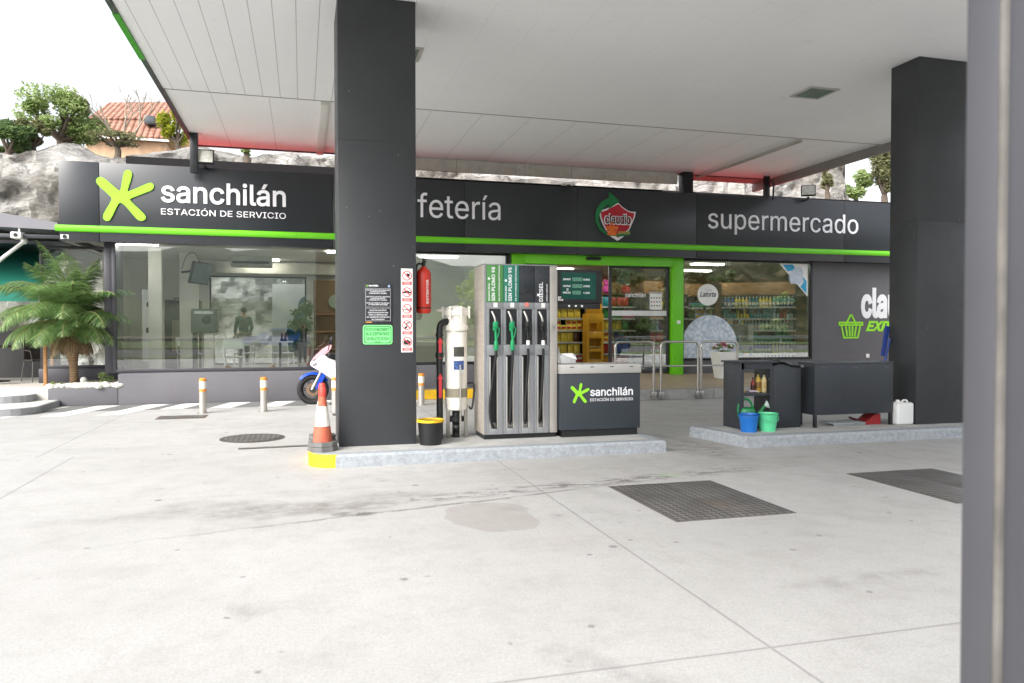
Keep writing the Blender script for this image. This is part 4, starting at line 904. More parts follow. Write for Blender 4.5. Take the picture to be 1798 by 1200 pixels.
def bucket(x, y, lab, m_, h, r0, r1, front):
    t = thing('bucket', lab, 'bucket', (x, y, IZ), 0, 'plastic buckets before the cabinet')
    MB().lathe([(0, .006), (r0-.005, .006), (r0, 0), (r0+(r1-r0)*.8, h*.8), (r0+(r1-r0)*.8+.004, h*.82), (r1, h), (r1+.012, h), (r1+.012, h-.012), (r1+.012, h), (r1-.004, h), (r0-.006, .012), (0, .012)], 32, cap=False).build('body', m_, t)
    MB().tube([((r1+.008)*math.cos(R(a)), -(r1+.008)*math.sin(R(a)) if True else 0, h*.93 - front*math.sin(R(a))) for a in range(0, 181, 12)], .004, 6).build('handle', m_, t)
bucket(5.60, 8.66, 'blue plastic bucket on the island kerb', mat('bucket_blue', '#1f6fc4', .4, 0, .05, 4), .235, .10, .125, .01)
bucket(5.885, 8.665, 'mint green plastic bucket with handle down', mat('bucket_mint', '#5fd29a', .4, 0, .05, 4), .235, .10, .13, .09)
# black box on legs
t = thing('black_storage_box', 'large black sheet metal box on four legs beside the right pillar', 'storage box', (6.66, 8.74, IZ))
MB().box(0, 1.28, 0, .36, .17, .86, .004).build('body', BC, t)
MB().box(-.004, 1.284, -.006, .366, .862, .88, .003).build('lid', mat('box_lid', '#3d4248', .4, 0, .06, 3), t)
for x, y in [(0.005, .005), (1.235, .005), (0.005, .315), (1.235, .315)]: MB().box(x, x+.04, y, y+.04, 0, .169, .002).build('leg', DARKM, t)
mb = MB()
for x in (.13, .65, 1.15): mb.box(x-.035, x+.035, -.004, -.0005, .80, .815, .001)
mb.build('latch', mat('latch_grey', '#55595e', .5, .4), t)
t = thing('plastic_grate', 'grey perforated plastic grate lying under the black box', 'grate', (7.0, 8.78, IZ))
mb = MB().box(0, .52, 0, .3, .03, .045, .003)
for i in range(14): mb.box(.01+i*.037, .03+i*.037, 0, .02, 0, .029)
for i in range(14):
    for j in range(1, 6): mb.box(.01+i*.037, .022+i*.037, j*.05, j*.05+.03, .046, .052)
mb.build('slab', mat('grate_grey', '#8f9596', .6, 0, .1), t)
tag(t, None, None)
t = thing('red_dustpan', 'dark red plastic dustpan on the floor under the box', 'dustpan', (7.52, 8.84, IZ))
MB().prism([(0, 0), (.3, 0), (.3, .14), (.2, .14), (.04, .03)], 0, .2).build('pan', mat('dustpan_red', '#8e1f22', .45), t)
MB().tube([(.05, .1, .04), (-.06, .1, .07), (-.14, .1, .1)], [.02, .016, .014], 8).build('handle', mat('dustpan_dark_red', '#4a1a1c', .5), t)
t = thing('pink_cloth', 'bright pink cloth above the red dustpan under the box', 'cloth', (7.78, 8.93, IZ + .142))
mb = MB().sphere((0, 0, .035), .07, 9, 0, (1.2, .8, .5)).sphere((.05, -.03, .03), .045, 8, 0, (1, .8, .7)).sphere((-.06, .02, .025), .04, 8, 0, (1, 1, .6)); mb.build('fabric', mat('pink_fabric', '#d24aa0', .85, 0, .12, 15, .4, 40), t)
t = thing('white_jerrycan', 'translucent white plastic jerrycan beside the pillar', 'jerrycan', (8.09, 8.75, IZ))
MB().box(-.14, .14, -.09, .11, .0, .31, .035, seg=3).box(-.1, -.03, -.03, .04, .30, .325, .008).build('body', mat('milky_plastic', '#d4d6d6', .45, 0, .05, 3), t)
MB().cyl((-.065, 0, .32), (-.065, 0, .345), .025).build('cap', WHITE, t)
MB().tube(smoothpath([(.0, 0, .3), (.02, 0, .335), (.08, 0, .335), (.1, 0, .3)], 4), .012, 8).build('handle', WHITE, t)
t = thing('blue_squeegee', 'blue long handled brush leaning against the right pillar', 'brush', (8.1, 9.14, IZ))
MB().tube([(-.17, .0, .02), (.14, .0, 1.2)], .014, 8).build('pole', mat('brush_blue', '#27489a', .4), t)
MB().prism([(.0, .95), (.03, .94), (.12, 1.36), (.07, 1.38)], -.02, .03).build('head', mat('brush_head_blue', '#1d3a86', .5), t)

# ================================================================== BOLLARDS, RAILS, COVERS
OR = mat('bollard_orange', '#dd8430', .5, 0, .08, 6); BS = mat('bollard_steel', '#b6b1aa', .38, .6, .08, 5, stretch=(1, 1, 6))
def bollard(x, y):
    t = thing('bollard', '.', 'bollard', (x, y, 0), 0, 'steel bollards with orange reflective bands')
    MB().lathe([(.06, .012), (.06, .38)], 24).build('post', BS, t); MB().lathe([(.0605, .38), (.0605, .43)], 24, cap=False).build('lower_band', OR, t)
    MB().lathe([(.06, .43), (.06, .56)], 24, cap=False).build('white_band', mat('bollard_white', '#e0dcd4', .5, 0, .05), t)
    MB().lathe([(.0605, .56), (.0605, .60), (.05, .612), (.0, .614)], 24, cap=False).build('top_band', OR, t)
    MB().lathe([(.1, 0), (.1, .008), (.06, .012)], 24).build('base_plate', STEEL, t); return t
b0 = bollard(-1.67, 14.14); b0['label'] = 'orange banded steel bollard leftmost, beside the square drain cover'
dup(b0, (-.66, 14.14, 0), None, 'orange banded steel bollard in the middle of the cafe window')
dup(b0, (.56, 13.75, 0), None, 'orange banded steel bollard in front of the motorcycle')
dup(b0, (2.21, 14.5, 0), None, 'orange banded steel bollard right of the front pillar')
RS = mat('polished_rail', '#c2c0bc', .22, .9, .05, 4)
def rail(x0, x1):
    t = thing('guard_rail', '.', 'guard rail', (x0, 14.16, 0), 0, 'stainless guard rails along the entrance kerb'); w_ = x1-x0
    arc = [(0, 0, .1), (0, 0, .6), (0, 0, 1.09)] + [(.1-.1*math.cos(R(a)), 0, 1.1+.1*math.sin(R(a))) for a in (15, 30, 45, 60, 75, 90)] + [(w_-.1+.1*math.sin(R(a)), 0, 1.1+.1*math.cos(R(a))) for a in (0, 15, 30, 45, 60, 75, 90)] + [(w_, 0, .6), (w_, 0, .1)]
    MB().tube(arc, .025, 12).build('hoop', RS, t); MB().cyl((.02, 0, .7), (w_-.02, 0, .7), .018, n=12).build('crossbar', RS, t)
    for x in (0, w_): MB().box(x-.06, x+.06, -.03, .038, .04, .17, .006).build('foot_bracket', STEEL, t)
    return t
r0 = rail(6.09, 6.94); r0['label'] = 'stainless hoop guard rail nearest the service counter'
dup(r0, (7.10, 14.16, 0), None, 'stainless hoop guard rail, middle of the three before the entrance')
dup(r0, (8.02, 14.16, 0), None, 'stainless hoop guard rail in front of the white flower planter')
def checker():
    m = bpy.data.materials.new('chequer_plate'); k = NT(m)
    def wv(rot):
        n = k.n.new('ShaderNodeTexWave'); n.inputs['Scale'].default_value = 9; k.link(k.scl(1, 1, 1, (0, 0, rot)), n.inputs[0]); return n.outputs[1]
    n = k.n.new('ShaderNodeTexChecker'); n.inputs['Scale'].default_value = 21; k.link(k.scl(1, 1, 1, (0, 0, R(45))), n.inputs[0])
    h = k.m('MULTIPLY', n.outputs[1], 1.0)
    dirt = k.noise(2.2, 8, .75)
    c = k.mix(k.m('MULTIPLY', h, .75), (.075, .07, .067), (.25, .24, .23)); c = k.mix(k.range(dirt, .42, .66, 0, .8), c, (.06, .057, .055)); c = k.mix(k.range(k.noise(1.3, 4), .58, .7, 0, .5), c, (.2, .15, .12))
    k.put(k.b.inputs['Base Color'], c); k.b.inputs['Roughness'].default_value = .5; k.b.inputs['Metallic'].default_value = .3; k.bump(h, .8, .006); return m
CK = checker()
def hatch(x0, x1, y0, y1, lab):
    t = thing('tank_hatch', lab, 'hatch', ((x0+x1)/2, (y0+y1)/2, 0), 0, 'chequer plate tank hatches'); a, b = (x1-x0)/2, (y1-y0)/2
    MB().box(-a, a, -b, b, -.02, .004).build('frame', mat('hatch_frame', '#6a6764', .6, .4, .2, 8), t)
    for s_ in (-1, 1): MB().box(min(s_*.004, s_*(a-.02)), max(s_*.004, s_*(a-.02)), -b+.02, b-.02, .0045, .009, .001).build('cover_plate', CK, t)
hatch(2.77, 3.84, 5.25, 6.6, 'large rectangular chequer plate hatch in the middle of the bay')
hatch(5.36, 6.43, 5.17, 6.53, 'chequer plate hatch at the right partly behind the blurred post')
t = thing('manhole_cover', 'round cast iron manhole cover left of the traffic cones', 'manhole', (-.65, 10.77, 0))
MB().lathe([(.42, .0), (.42, .006), (.36, .008)], 40).build('ring', mat('iron_ring', '#57534f', .7, .4, .2, 9), t); MB().lathe([(.355, .0085), (.355, .013), (0, .013)], 40, cap=False).build('lid', CK, t)
t = thing('drain_cover', 'square rusty drain cover near the left bollard', 'drain cover', (-1.93, 13.6, 0))
MB().box(-.38, .38, -.24, .24, 0, .006).build('frame', mat('rusty_frame', '#6b5c52', .8, .2, .2, 9), t); MB().box(-.34, .34, -.2, .2, .007, .011).build('lid', CK, t)
t = thing('valve_cover', 'small square cover on the ground under the motorcycle bollard', 'cover', (.75, 13.3, 0)); MB().box(-.25, .25, -.15, .15, 0, .006).build('frame', mat('dark_frame', '#57504b', .8, .2, .2, 9), t); MB().box(-.2, .2, -.11, .11, .007, .01).build('lid', CK, t)
t = thing('drain_channel', 'narrow slotted drain channel on the ground left of the cones', 'drain', (0, 0, 0)); a, b = PZ(418, 789), PZ(545, 783)
mb = MB(); d = (b-a); n = 26
mb2 = MB().flat([tuple(a + Vector((0, -.05, .004))), tuple(b + Vector((0, -.05, .004))), tuple(b + Vector((0, .05, .004))), tuple(a + Vector((0, .05, .004)))]); mb2.build('frame', BLACK, t)
for i in range(n): p = a + d*(i+.5)/n; mb.box(p.x-.008, p.x+.008, p.y-.05, p.y+.05, .005, .012)
mb.build('grating', mat('grating_grey', '#7d7872', .7, .3, .1), t)
# ================================================================== PLANTER, PALM AND TERRACE
MB().box(-4.62, -3.425, 16.07, 16.32, 0, .345, .012).box(-4.62, -4.4, 16.32, 17.2, 0, .345, .01).build('planter_wall', PLINTH, B)
SOIL = mat('planter_soil', (.07, .055, .04), .95, 0, .3, 9, .6, 40)
struct('planter_ground', MB().box(-4.4, -3.43, 16.32, 17.25, 0, .34), SOIL)
stone_src = []
for i in range(4):
    mb = MB(); n = 9; v0 = len(mb.v)
    mb.sphere((0, 0, 0), 1, 9); mb.v = [tuple(Vector(p) * (1 + .28*noise.noise(Vector(p)*1.3 + Vector((i*7, 0, 0))))) for p in mb.v]
    o = mb.build('white_stone', STONEW); stone_src.append(o)
sp = []
random.seed(3)
for i in range(34):
    x = -4.58 + 1.14*(i % 12)/11 + random.uniform(-.03, .03); row = i // 12; y = 16.13 + row*.16 + random.uniform(-.04, .04)
    s_ = random.uniform(.055, .095) * (1 - .12*row); sp.append((x, y, .345 + s_*.42, s_))
for i, (x, y, z, s_) in enumerate(sp):
    o = stone_src[i % 4] if i < 4 else stone_src[i % 4].copy()
    if i >= 4: col.objects.link(o)
    o.location = (x, y, z); o.scale = (s_*1.25, s_, s_*.72); o.rotation_euler = (random.uniform(-.3, .3), random.uniform(-.3, .3), random.uniform(0, 6))
    tag(o, 'rounded white stone lying in the planter under the palm', 'stone', 'white stones in the palm planter')
def leafmat(name, a, b, c, tr=.25):
    m = bpy.data.materials.new(name); k = NT(m); n = k.noise(2.2, 4, .6)
    o = k.n.new('ShaderNodeNewGeometry'); rnd = o.outputs['Random Per Island']
    k.put(k.b.inputs['Base Color'], k.ramp(k.m('ADD', k.m('MULTIPLY', n, .5), k.m('MULTIPLY', rnd, .5)), [(.25, a), (.5, b), (.78, c)]))
    k.b.inputs['Roughness'].default_value = .5; k.b.inputs['Subsurface Weight'].default_value = 0
    t_ = k.n.new('ShaderNodeBsdfTranslucent'); k.put(t_.inputs[0], tuple(list(b) + [1])); mx = k.n.new('ShaderNodeMixShader'); mx.inputs[0].default_value = tr
    k.link(k.b.outputs[0], mx.inputs[1]); k.link(t_.outputs[0], mx.inputs[2]); k.link(mx.outputs[0], k.out.inputs[0]); return m
PALM = leafmat('palm_leaflet', (.05, .12, .03), (.16, .27, .085), (.38, .48, .22), .45)
PALMD = mat('dry_palm_fibre', (.17, .095, .05), .9, 0, .3, 12)
pb = PY(130, 668, 16.62); t = thing('palm_tree', 'short feathery palm in the white stone planter before the cafe', 'palm', (pb.x, 16.62, .335))
def bark():
    m = bpy.data.materials.new('palm_bark'); k = NT(m); X, Y, Z_ = k.xyz()
    f = k.m('FRACT', k.m('ADD', k.m('MULTIPLY', Z_, 22), k.m('MULTIPLY', k.noise(9, 4), 1.5)))
    k.put(k.b.inputs['Base Color'], k.mix(f, (.12, .07, .04), (.34, .23, .13))); k.b.inputs['Roughness'].default_value = .9; k.bump(f, .8, .03); return m
MB().tube([(0, 0, 0), (.0, 0, .25), (-.01, 0, .45), (-.03, 0, .75), (-.04, 0, 1.1), (-.04, 0, 1.3)], [.085, .075, .08, .13, .16, .1], 16).build('trunk', bark(), t)
mb = MB(); random.seed(11)
for i in range(70):
    a = random.uniform(0, 2*math.pi); z = random.uniform(.75, 1.2); l = random.uniform(.15, .4); r = .12
    p0 = Vector((r*math.cos(a)-.04, r*math.sin(a), z)); p1 = p0 + Vector((l*.8*math.cos(a), l*.8*math.sin(a), random.uniform(-.05, .12))); p2 = p1 + Vector((l*.4*math.cos(a), l*.4*math.sin(a), -l*.7))
    mb.tube([p0, p1, p2], [.012, .008, .003], 5)
mb.build('dry_skirt', PALMD, t)
DRYL = leafmat('dry_palm_leaf', (.16, .10, .05), (.30, .21, .11), (.44, .35, .2), .2)
def frond(az, el, L, droop, seed):
    random.seed(seed); mb = MB(); d = Vector((math.cos(az), math.sin(az), 0)); side = Vector((-d.y, d.x, 0)); pts = []
    p = Vector((-.04, 0, 1.22)); e = el; N = 16
    for i in range(N+1):
        pts.append(p.copy()); p = p + (d*math.cos(e) + Vector((0, 0, math.sin(e)))) * (L/N); e -= droop/N * (0.35 + 1.4*i/N)
    mb.tube(pts, [.014*(1-.85*i/N)+.002 for i in range(N+1)], 5, 1)
    for i in range(64):
        tt = .12 + .88*i/64; q = tt*N; i0 = min(int(q), N-1); base = pts[i0].lerp(pts[i0+1], q-i0); tang = (pts[i0+1]-pts[i0]).normalized(); up = side.cross(tang)
        ln = (.36*math.sin(math.pi*min(1, .12+.92*tt))**.7 + .05) * (L/1.25)
        for s_ in (-1, 1):
            u = (side*s_*.75 + tang*.55 + up*random.uniform(.05, .35)).normalized(); wd = .0072 + .003*random.random()
            a0 = base; m1 = base + u*ln*.5; dr = Vector((0, 0, -1))*ln*random.uniform(.12, .34); m2 = base + u*ln*.95 + dr
            wv = tang*wd
            mb.add([a0-wv*.6, a0+wv*.6, m1+wv-dr*-.12, m1-wv-dr*-.12, m2], [(0, 1, 2, 3), (3, 2, 4)])
    return mb
k_ = 0
for (n_, el, L, dr, off) in [(12, 80, 1.65, .9, 0), (15, 62, 1.65, 1.7, .3), (16, 38, 1.55, 1.9, .1), (13, 12, 1.35, 1.7, .5), (6, -8, 1.0, 1.2, .2)]:
    for i in range(n_):
        random.seed(k_*5+1); az = 2*math.pi*i/n_ + off + random.uniform(-.15, .15)
        L2 = L * (.6 if math.sin(az) > .35 else 1)
        frond(az, R(el + random.uniform(-9, 9)), L2*(.86 if math.cos(az) > .3 else 1)*random.uniform(.82, 1.08), dr, k_).build('frond', [PALM, mat('palm_rachis', (.2, .2, .07), .6) if k_ == 0 else bpy.data.materials['palm_rachis']], t, smooth=False); k_ += 1
for i in range(7): frond(i*.9 + .4, R(-38), .75, 1.0, 200+i).build('dry_frond', [DRYL, PALMD], t, smooth=False)
LEAF = leafmat('shrub_leaf', (.04, .085, .03), (.11, .18, .06), (.24, .32, .12), .4)
LEAFY = leafmat('yellow_green_leaf', (.16, .22, .02), (.36, .40, .04), (.60, .58, .07), .45)
LEAFL = leafmat('fresh_leaf', (.12, .19, .055), (.30, .40, .15), (.52, .58, .27), .5)
LEAFG = leafmat('olive_leaf', (.07, .085, .035), (.17, .18, .08), (.30, .28, .14), .35)
TRUNKM = mat('tree_bark', (.11, .085, .065), .9, 0, .25, 4, .6, 20)
def leafcloud(mb, c, rx, ry, rz, n, s, clumps=9, seed=0):
    random.seed(seed); cl = []
    for i in range(clumps):
        a = random.uniform(0, 6.283); q = random.uniform(-.75, .95); r = math.sqrt(max(.05, 1-q*q)) * random.uniform(.35, .85); cl.append((Vector((c[0]+rx*r*math.cos(a), c[1]+ry*r*math.sin(a), c[2]+rz*q*.8)), random.uniform(.2, .44)))
    V = []; F = []
    for i in range(n):
        cc, cr = random.choice(cl); dv = Vector((random.gauss(0, 1), random.gauss(0, 1), random.gauss(0, .8))).normalized() * (random.random()**.4) * cr
        p = cc + Vector((dv.x*rx, dv.y*ry, dv.z*rz)); a = Vector((random.gauss(0, 1), random.gauss(0, 1), random.gauss(0, .5))).normalized(); b = a.orthogonal().normalized(); k = s*random.uniform(.6, 1.3); j = len(V)
        V += [p - a*k, p + b*k*.45, p + a*k, p - b*k*.45]; F.append((j, j+1, j+2, j+3))
    mb.add(V, F); return cl
def tree(name, lab, cat, base, crown_c, rx, ry, rz, n, s, lm, clumps=12, seed=1, group=None, trunk_r=.12):
    t = thing(name, lab, cat, base, 0, group); mb = MB(); cl = leafcloud(mb, crown_c, rx, ry, rz, n, s, clumps, seed); mb.build('crown', lm, t, smooth=False)
    tb = MB(); top = Vector(crown_c); fork = Vector((top.x*.4, top.y*.4, max(.1, top.z - rz*.75)))
    tb.tube([(0, 0, -.3), fork*.5 + Vector((.05, 0, 0)), fork], [trunk_r, trunk_r*.8, trunk_r*.65], 8)
    for cc, cr in cl: mid = fork.lerp(cc, .5) + Vector((0, 0, -.08*rz)); tb.tube([fork, mid, cc], [trunk_r*.5, trunk_r*.3, trunk_r*.08], 6)
    tb.build('trunk', TRUNKM, t); return t
a = PY(180, 657, 16.5); tree('planter_shrub', 'small leafy green shrub right of the palm trunk', 'shrub', (a.x, 16.5, .35), (0, 0, .16), .17, .15, .15, 260, .028, LEAFL, 7, 4, None, .012)
a = PY(100, 660, 16.55); tree('planter_weed', 'low green weed among the white stones left of the palm', 'plant', (a.x, 16.45, .36), (0, 0, .06), .12, .1, .06, 110, .022, LEAFL, 5, 9, None, .006)
t = thing('garden_globe_lamp', 'small pale globe lamp among the planter stones', 'lamp', (PY(147, 656, 16.5).x, 16.5, .345))
MB().sphere((0, 0, .12), .065, 12).build('globe', mat('globe_plastic', '#c9c9c2', .3), t); MB().cyl((0, 0, 0), (0, 0, .07), .03).build('foot', BLACK, t)
# low roof edge, awning with arm
t = thing('terrace_shelter', 'low pale grey terrace roof edge left of the fascia', 'roof', (0, 0, 0))
a, b = PY(0, 376, 16.2), PY(103, 400, 16.2)
MB().prism([(-8, a.z + .42), (a.x, a.z + .03), (-4.47, b.z + .10), (-4.47, b.z - .04), (a.x, a.z - .23), (-8, a.z + .1)], 16.25, 21.5).build('edge_board', mat('pale_roof_board', '#76757b', .6, 0, .06, 2), t)
MB().box(-8, -4.45, 16.9, 21, 3.14, 3.2).build('soffit', CHAR2, t); MB().box(-5.9, -4.43, 16.2, 16.3, 3.18, 3.25, .004).build('beam', CHAR2, t)
t = thing('green_awning', 'dark green awning with white folding arm over the terrace', 'awning', (0, 0, 0))
AW = mat('awning_green', '#0f6a5a', .75, 0, .06, 3)
mb = MB(); n = 8
V = [];
for i in range(n+1): u = i/n; V += [(-9, 18.6 - 1.9*u, 3.2 - .95*u - .05*math.sin(math.pi*u)), (-4.95, 18.6 - 1.9*u, 3.2 - .95*u - .05*math.sin(math.pi*u))]
mb.add(V, [(2*i, 2*i+1, 2*i+3, 2*i+2) for i in range(n)]); mb.box(-9, -4.95, 16.69, 16.7, 2.0, 2.25); mb.build('fabric', AW, t)
MB().box(-9, -4.93, 16.66, 16.73, 2.22, 2.29, .01).build('front_bar', CHAR2, t)
a0, a1 = PY(43, 424, 16.5), PY(-20, 472, 16.3)
MB().cyl(tuple(a0), tuple(a1), .035).sphere(tuple(a0), .06, 8).cyl((a0.x-.02, a0.y, a0.z), (a0.x-.05, a0.y+.1, a0.z+.16), .04).build('folding_arm', WHITE, t)
# terrace furniture
WK = mat('dark_wicker', '#3b3634', .7, 0, .25, 30, .5, 60)
def wicker(x, y, rz):
    t = thing('terrace_chair', '.', 'chair', (x, y, .37), rz, 'wicker chairs on the terrace')
    MB().box(-.24, .24, -.24, .24, .42, .46, .02).build('seat', WK, t)
    g = MB(); g.add([(.23*math.sin(a), .2 + .05*math.cos(a*1.2), z) for z in (.45, .65, .86) for a in [(-1+2*i/8) for i in range(9)]], [(r*9+i, r*9+i+1, r*9+10+i, r*9+9+i) for r in range(2) for i in range(8)]); g.build('backrest', WK, t)
    for sx in (-1, 1):
        for sy in (-1, 1): MB().tube([(sx*.2, sy*.2, .42), (sx*.24, sy*.25, 0)], .013, 6).build('leg', mat('chair_leg_grey', '#6e6b68', .4, .6) if 'chair_leg_grey' not in bpy.data.materials else bpy.data.materials['chair_leg_grey'], t)
        MB().tube([(sx*.24, .2, .66), (sx*.25, -.2, .64), (sx*.23, -.24, .44)], .016, 6).build('armrest', WK, t)
    return t
c0 = wicker(-6.1, 17.0, R(200)); c0['label'] = 'dark wicker terrace chair nearest the steps'
dup(c0, (-5.3, 17.9, .37), R(40), 'dark wicker terrace chair half hidden behind the palm fronds')
dup(c0, (-7.1, 18.0, .37), R(150), 'dark wicker terrace chair beside the poster board')
t = thing('terrace_table', 'small dark round terrace table among the wicker chairs', 'table', (-6.1, 18.0, .37))
MB().lathe([(.38, .71), (.39, .72), (.39, .74), (.38, .75)], 28).build('tabletop', WK, t); MB().cyl((0, 0, .02), (0, 0, .71), .03).build('leg', DARKM, t); MB().lathe([(.24, 0), (.22, .02), (.04, .03)], 24).build('base', DARKM, t)
t = thing('poster_board', 'panelled screen with green and dusky posters behind the terrace', 'screen', (-7.9, 19.3, .37))
MB().box(-.7, 2.6, 0, .05, .0, 1.05, .006).box(-.7, -.65, 0, .05, 1.05, 2.1).box(2.55, 2.6, 0, .05, 1.05, 2.1).box(-.65, 2.55, .0, .05, 2.05, 2.1).build('frame', mat('screen_grey', '#5b5a5c', .6), t)
MB().box(-.65, .1, .01, .03, 1.05, 2.05).build('poster', mat('poster_green', '#3fa04a', .5, 0, .5, 2), t, label='green poster'); MB().box(.12, 1.2, .01, .03, 1.05, 2.05).build('poster', mat('poster_mauve', '#8d7f80', .5, 0, .4, 2), t, label='mauve poster')
MB().box(1.22, 2.55, .01, .03, 1.05, 2.05).build('poster', GLASS, t, label='clear glass panel')
for i, x in enumerate((-4.78, -5.0)):
    t = thing('wooden_post', ['slim wooden post at the terrace edge beside the palm', 'slim wooden post just left of the other by the palm'][i], 'post', (x, 16.5 + i*1.2, .37)); MB().box(-.03, .03, -.03, .03, 0, 1.15 if i == 0 else 1.0, .004).build('timber', WOOD, t); MB().box(-.035, .035, -.035, .035, 1.15 if i == 0 else 1.0, 1.17 if i == 0 else 1.02).build('cap', DARKM, t)

# ================================================================== MOTORCYCLE
t = thing('motorcycle', 'white and blue sports motorcycle parked behind the front pillar', 'motorcycle', (.20, 15.13, 0))
MW = mat('fairing_white', '#e2e0e2', .22, 0, .03, 3, coat=.5); MBL = mat('fairing_blue', '#1c49b8', .25, 0, .05, 3, coat=.5); MRD = mat('fairing_red', '#c23a44', .3)
def wheel(x):
    w_ = MB().tube([(x + .245*math.cos(R(a)), 0, .30 + .245*math.sin(R(a))) for a in range(0, 360, 10)], .058, 12, closed=True).build('tyre', RUBBER)
    ri = MB().tube([(x + .195*math.cos(R(a)), 0, .30 + .195*math.sin(R(a))) for a in range(0, 360, 12)], .016, 8, closed=True).cyl((x, -.05, .30), (x, .05, .30), .04)
    for a in range(0, 360, 60):
        for q in (-7, 7): ri.tube([(x + .035*math.cos(R(a+q*3)), 0, .30+.035*math.sin(R(a+q*3))), (x + .19*math.cos(R(a+q*.9)), 0, .30+.19*math.sin(R(a+q*.9)))], .010, 6)
    r_ = ri.build('rim', mat('rim_dark', '#4a4744', .35, .6) if 'rim_dark' not in bpy.data.materials else bpy.data.materials['rim_dark'])
    dsc = MB().lathe([(.07, -.002), (.125, -.002), (.125, .002), (.07, .002)], 28, T=Matrix.Translation((x, -.06, .30)) @ Matrix.Rotation(R(90), 4, 'X'), cap=False).build('brake_disc', mat('disc_bronze', '#a58a70', .3, .8) if 'disc_bronze' not in bpy.data.materials else bpy.data.materials['disc_bronze'])
    h = bpy.data.objects.new('wheel', None); col.objects.link(h); h.parent = t
    for o in (w_, r_, dsc): o.parent = h
wheel(0); wheel(1.36)
MB().tube([(-.02, -.09, .30), (.24, -.09, .82)], [.03, .024], 10).tube([(-.02, .09, .30), (.24, .09, .82)], [.03, .024], 10).build('fork', STEEL, t)
mb = MB(); n = 14; V = []
for i in range(n+1):
    a = R(30 + 110*i/n); r = .325
    for y_, dr in ((-.075, -.035), (-.045, .0), (0, .012), (.045, 0), (.075, -.035)): V.append(((r+dr)*math.cos(a), y_, .30 + (r+dr)*math.sin(a)))
mb.add(V, [(i*5+j, i*5+j+1, i*5+j+6, i*5+j+5) for i in range(n) for j in range(4)]); mb.prism([(.04, .30), (.12, .34), (.25, .6), (.14, .62)], -.105, -.075).prism([(.04, .30), (.12, .34), (.25, .6), (.14, .62)], .075, .105); mb.build('front_mudguard', MBL, t)
fair = [(-.07, .80), (-.02, .74), (.12, .66), (.34, .50), (.5, .36), (.78, .30), (.9, .36), (.86, .60), (.74, .78), (.52, .80), (.42, .86), (.30, .90), (.2, .98), (.06, .93)]
mb = MB()
for s_ in (-1, 1):
    f_ = chaikin(fair, 2); nn = len(f_); cx, cz = .4, .68
    V = []; rings = [(1.0, .12), (.9, .165), (.6, .19)]
    for sc_, y_ in rings: V += [(cx + (a-cx)*sc_, s_*(y_ * (.35 + .65*min(1, (a+.12)/.35))), cz + (b-cz)*sc_) for a, b in f_]
    F = [(r*nn+i, r*nn+(i+1) % nn, (r+1)*nn+(i+1) % nn, (r+1)*nn+i) for r in range(2) for i in range(nn)] + [tuple(range(2*nn, 3*nn))]
    mb.add(V, F)
mb.build('fairing', MW, t)
mb = MB()
mb.prism(chaikin([(-.05, .83), (.04, .95), (.2, 1.10), (.34, 1.17), (.36, 1.13), (.28, 1.0), (.2, .96), (.05, .90)], 2), -.12, .12); mb.build('windscreen_cowl', mat('cowl_pink_white', '#d9a9b2', .2, 0, .25, 5, coat=.4), t)
MB().prism([(-.055, .80), (.03, .86), (.06, .83), (-.02, .77)], -.14, .14).build('headlight', mat('headlight_clear', '#c9cfd6', .08, 0, .1, 6), t)
MB().tube([(.3, -.3, .98), (.27, -.18, 1.0), (.27, .18, 1.0), (.3, .3, .98)], .014, 8).tube([(.3, -.3, .98), (.31, -.42, .97)], .02, 8).tube([(.3, .3, .98), (.31, .42, .97)], .02, 8).box(.2, .42, -.1, .1, .84, 1.0, .03).build('handlebar', BLACK, t)
for s_ in (-1, 1):
    MB().tube([(.28, s_*.2, 1.05), (.31, s_*.27, 1.2), (.34, s_*.3, 1.24)], .009, 6).sphere((.35, s_*.32, 1.26), .07, 8, 0, (.35, .8, .55 if s_ > 0 else 1)).build('mirror', BLACK, t)
MB().prism(chaikin([(.42, .84), (.7, .98), (.86, .96), (.98, .84), (.8, .78), (.5, .78)], 2), -.13, .13).build('tank', MBL, t)
MB().prism(chaikin([(.92, .84), (1.1, .86), (1.45, .98), (1.62, 1.0), (1.6, .93), (1.3, .78), (1.0, .76)], 2), -.11, .11).build('seat', BLACK, t)
MB().prism(chaikin([(1.0, .76), (1.3, .78), (1.6, .93), (1.66, .9), (1.5, .78), (1.2, .66)], 2), -.1, .1).build('tail_fairing', MW, t)
MB().box(.45, .95, -.12, .12, .3, .62, .05).tube([(.9, -.1, .36), (1.36, -.1, .3)], .03, 8).build('engine_block', DARKM, t)
MB().tube([(.6, -.15, .3), (1.0, -.17, .28), (1.5, -.18, .42)], [.03, .04, .06], 12).build('exhaust', STEEL, t)
MB().tube([(.75, -.1, .3), (.7, -.3, .0)], .012, 6).build('side_stand', DARKM, t)

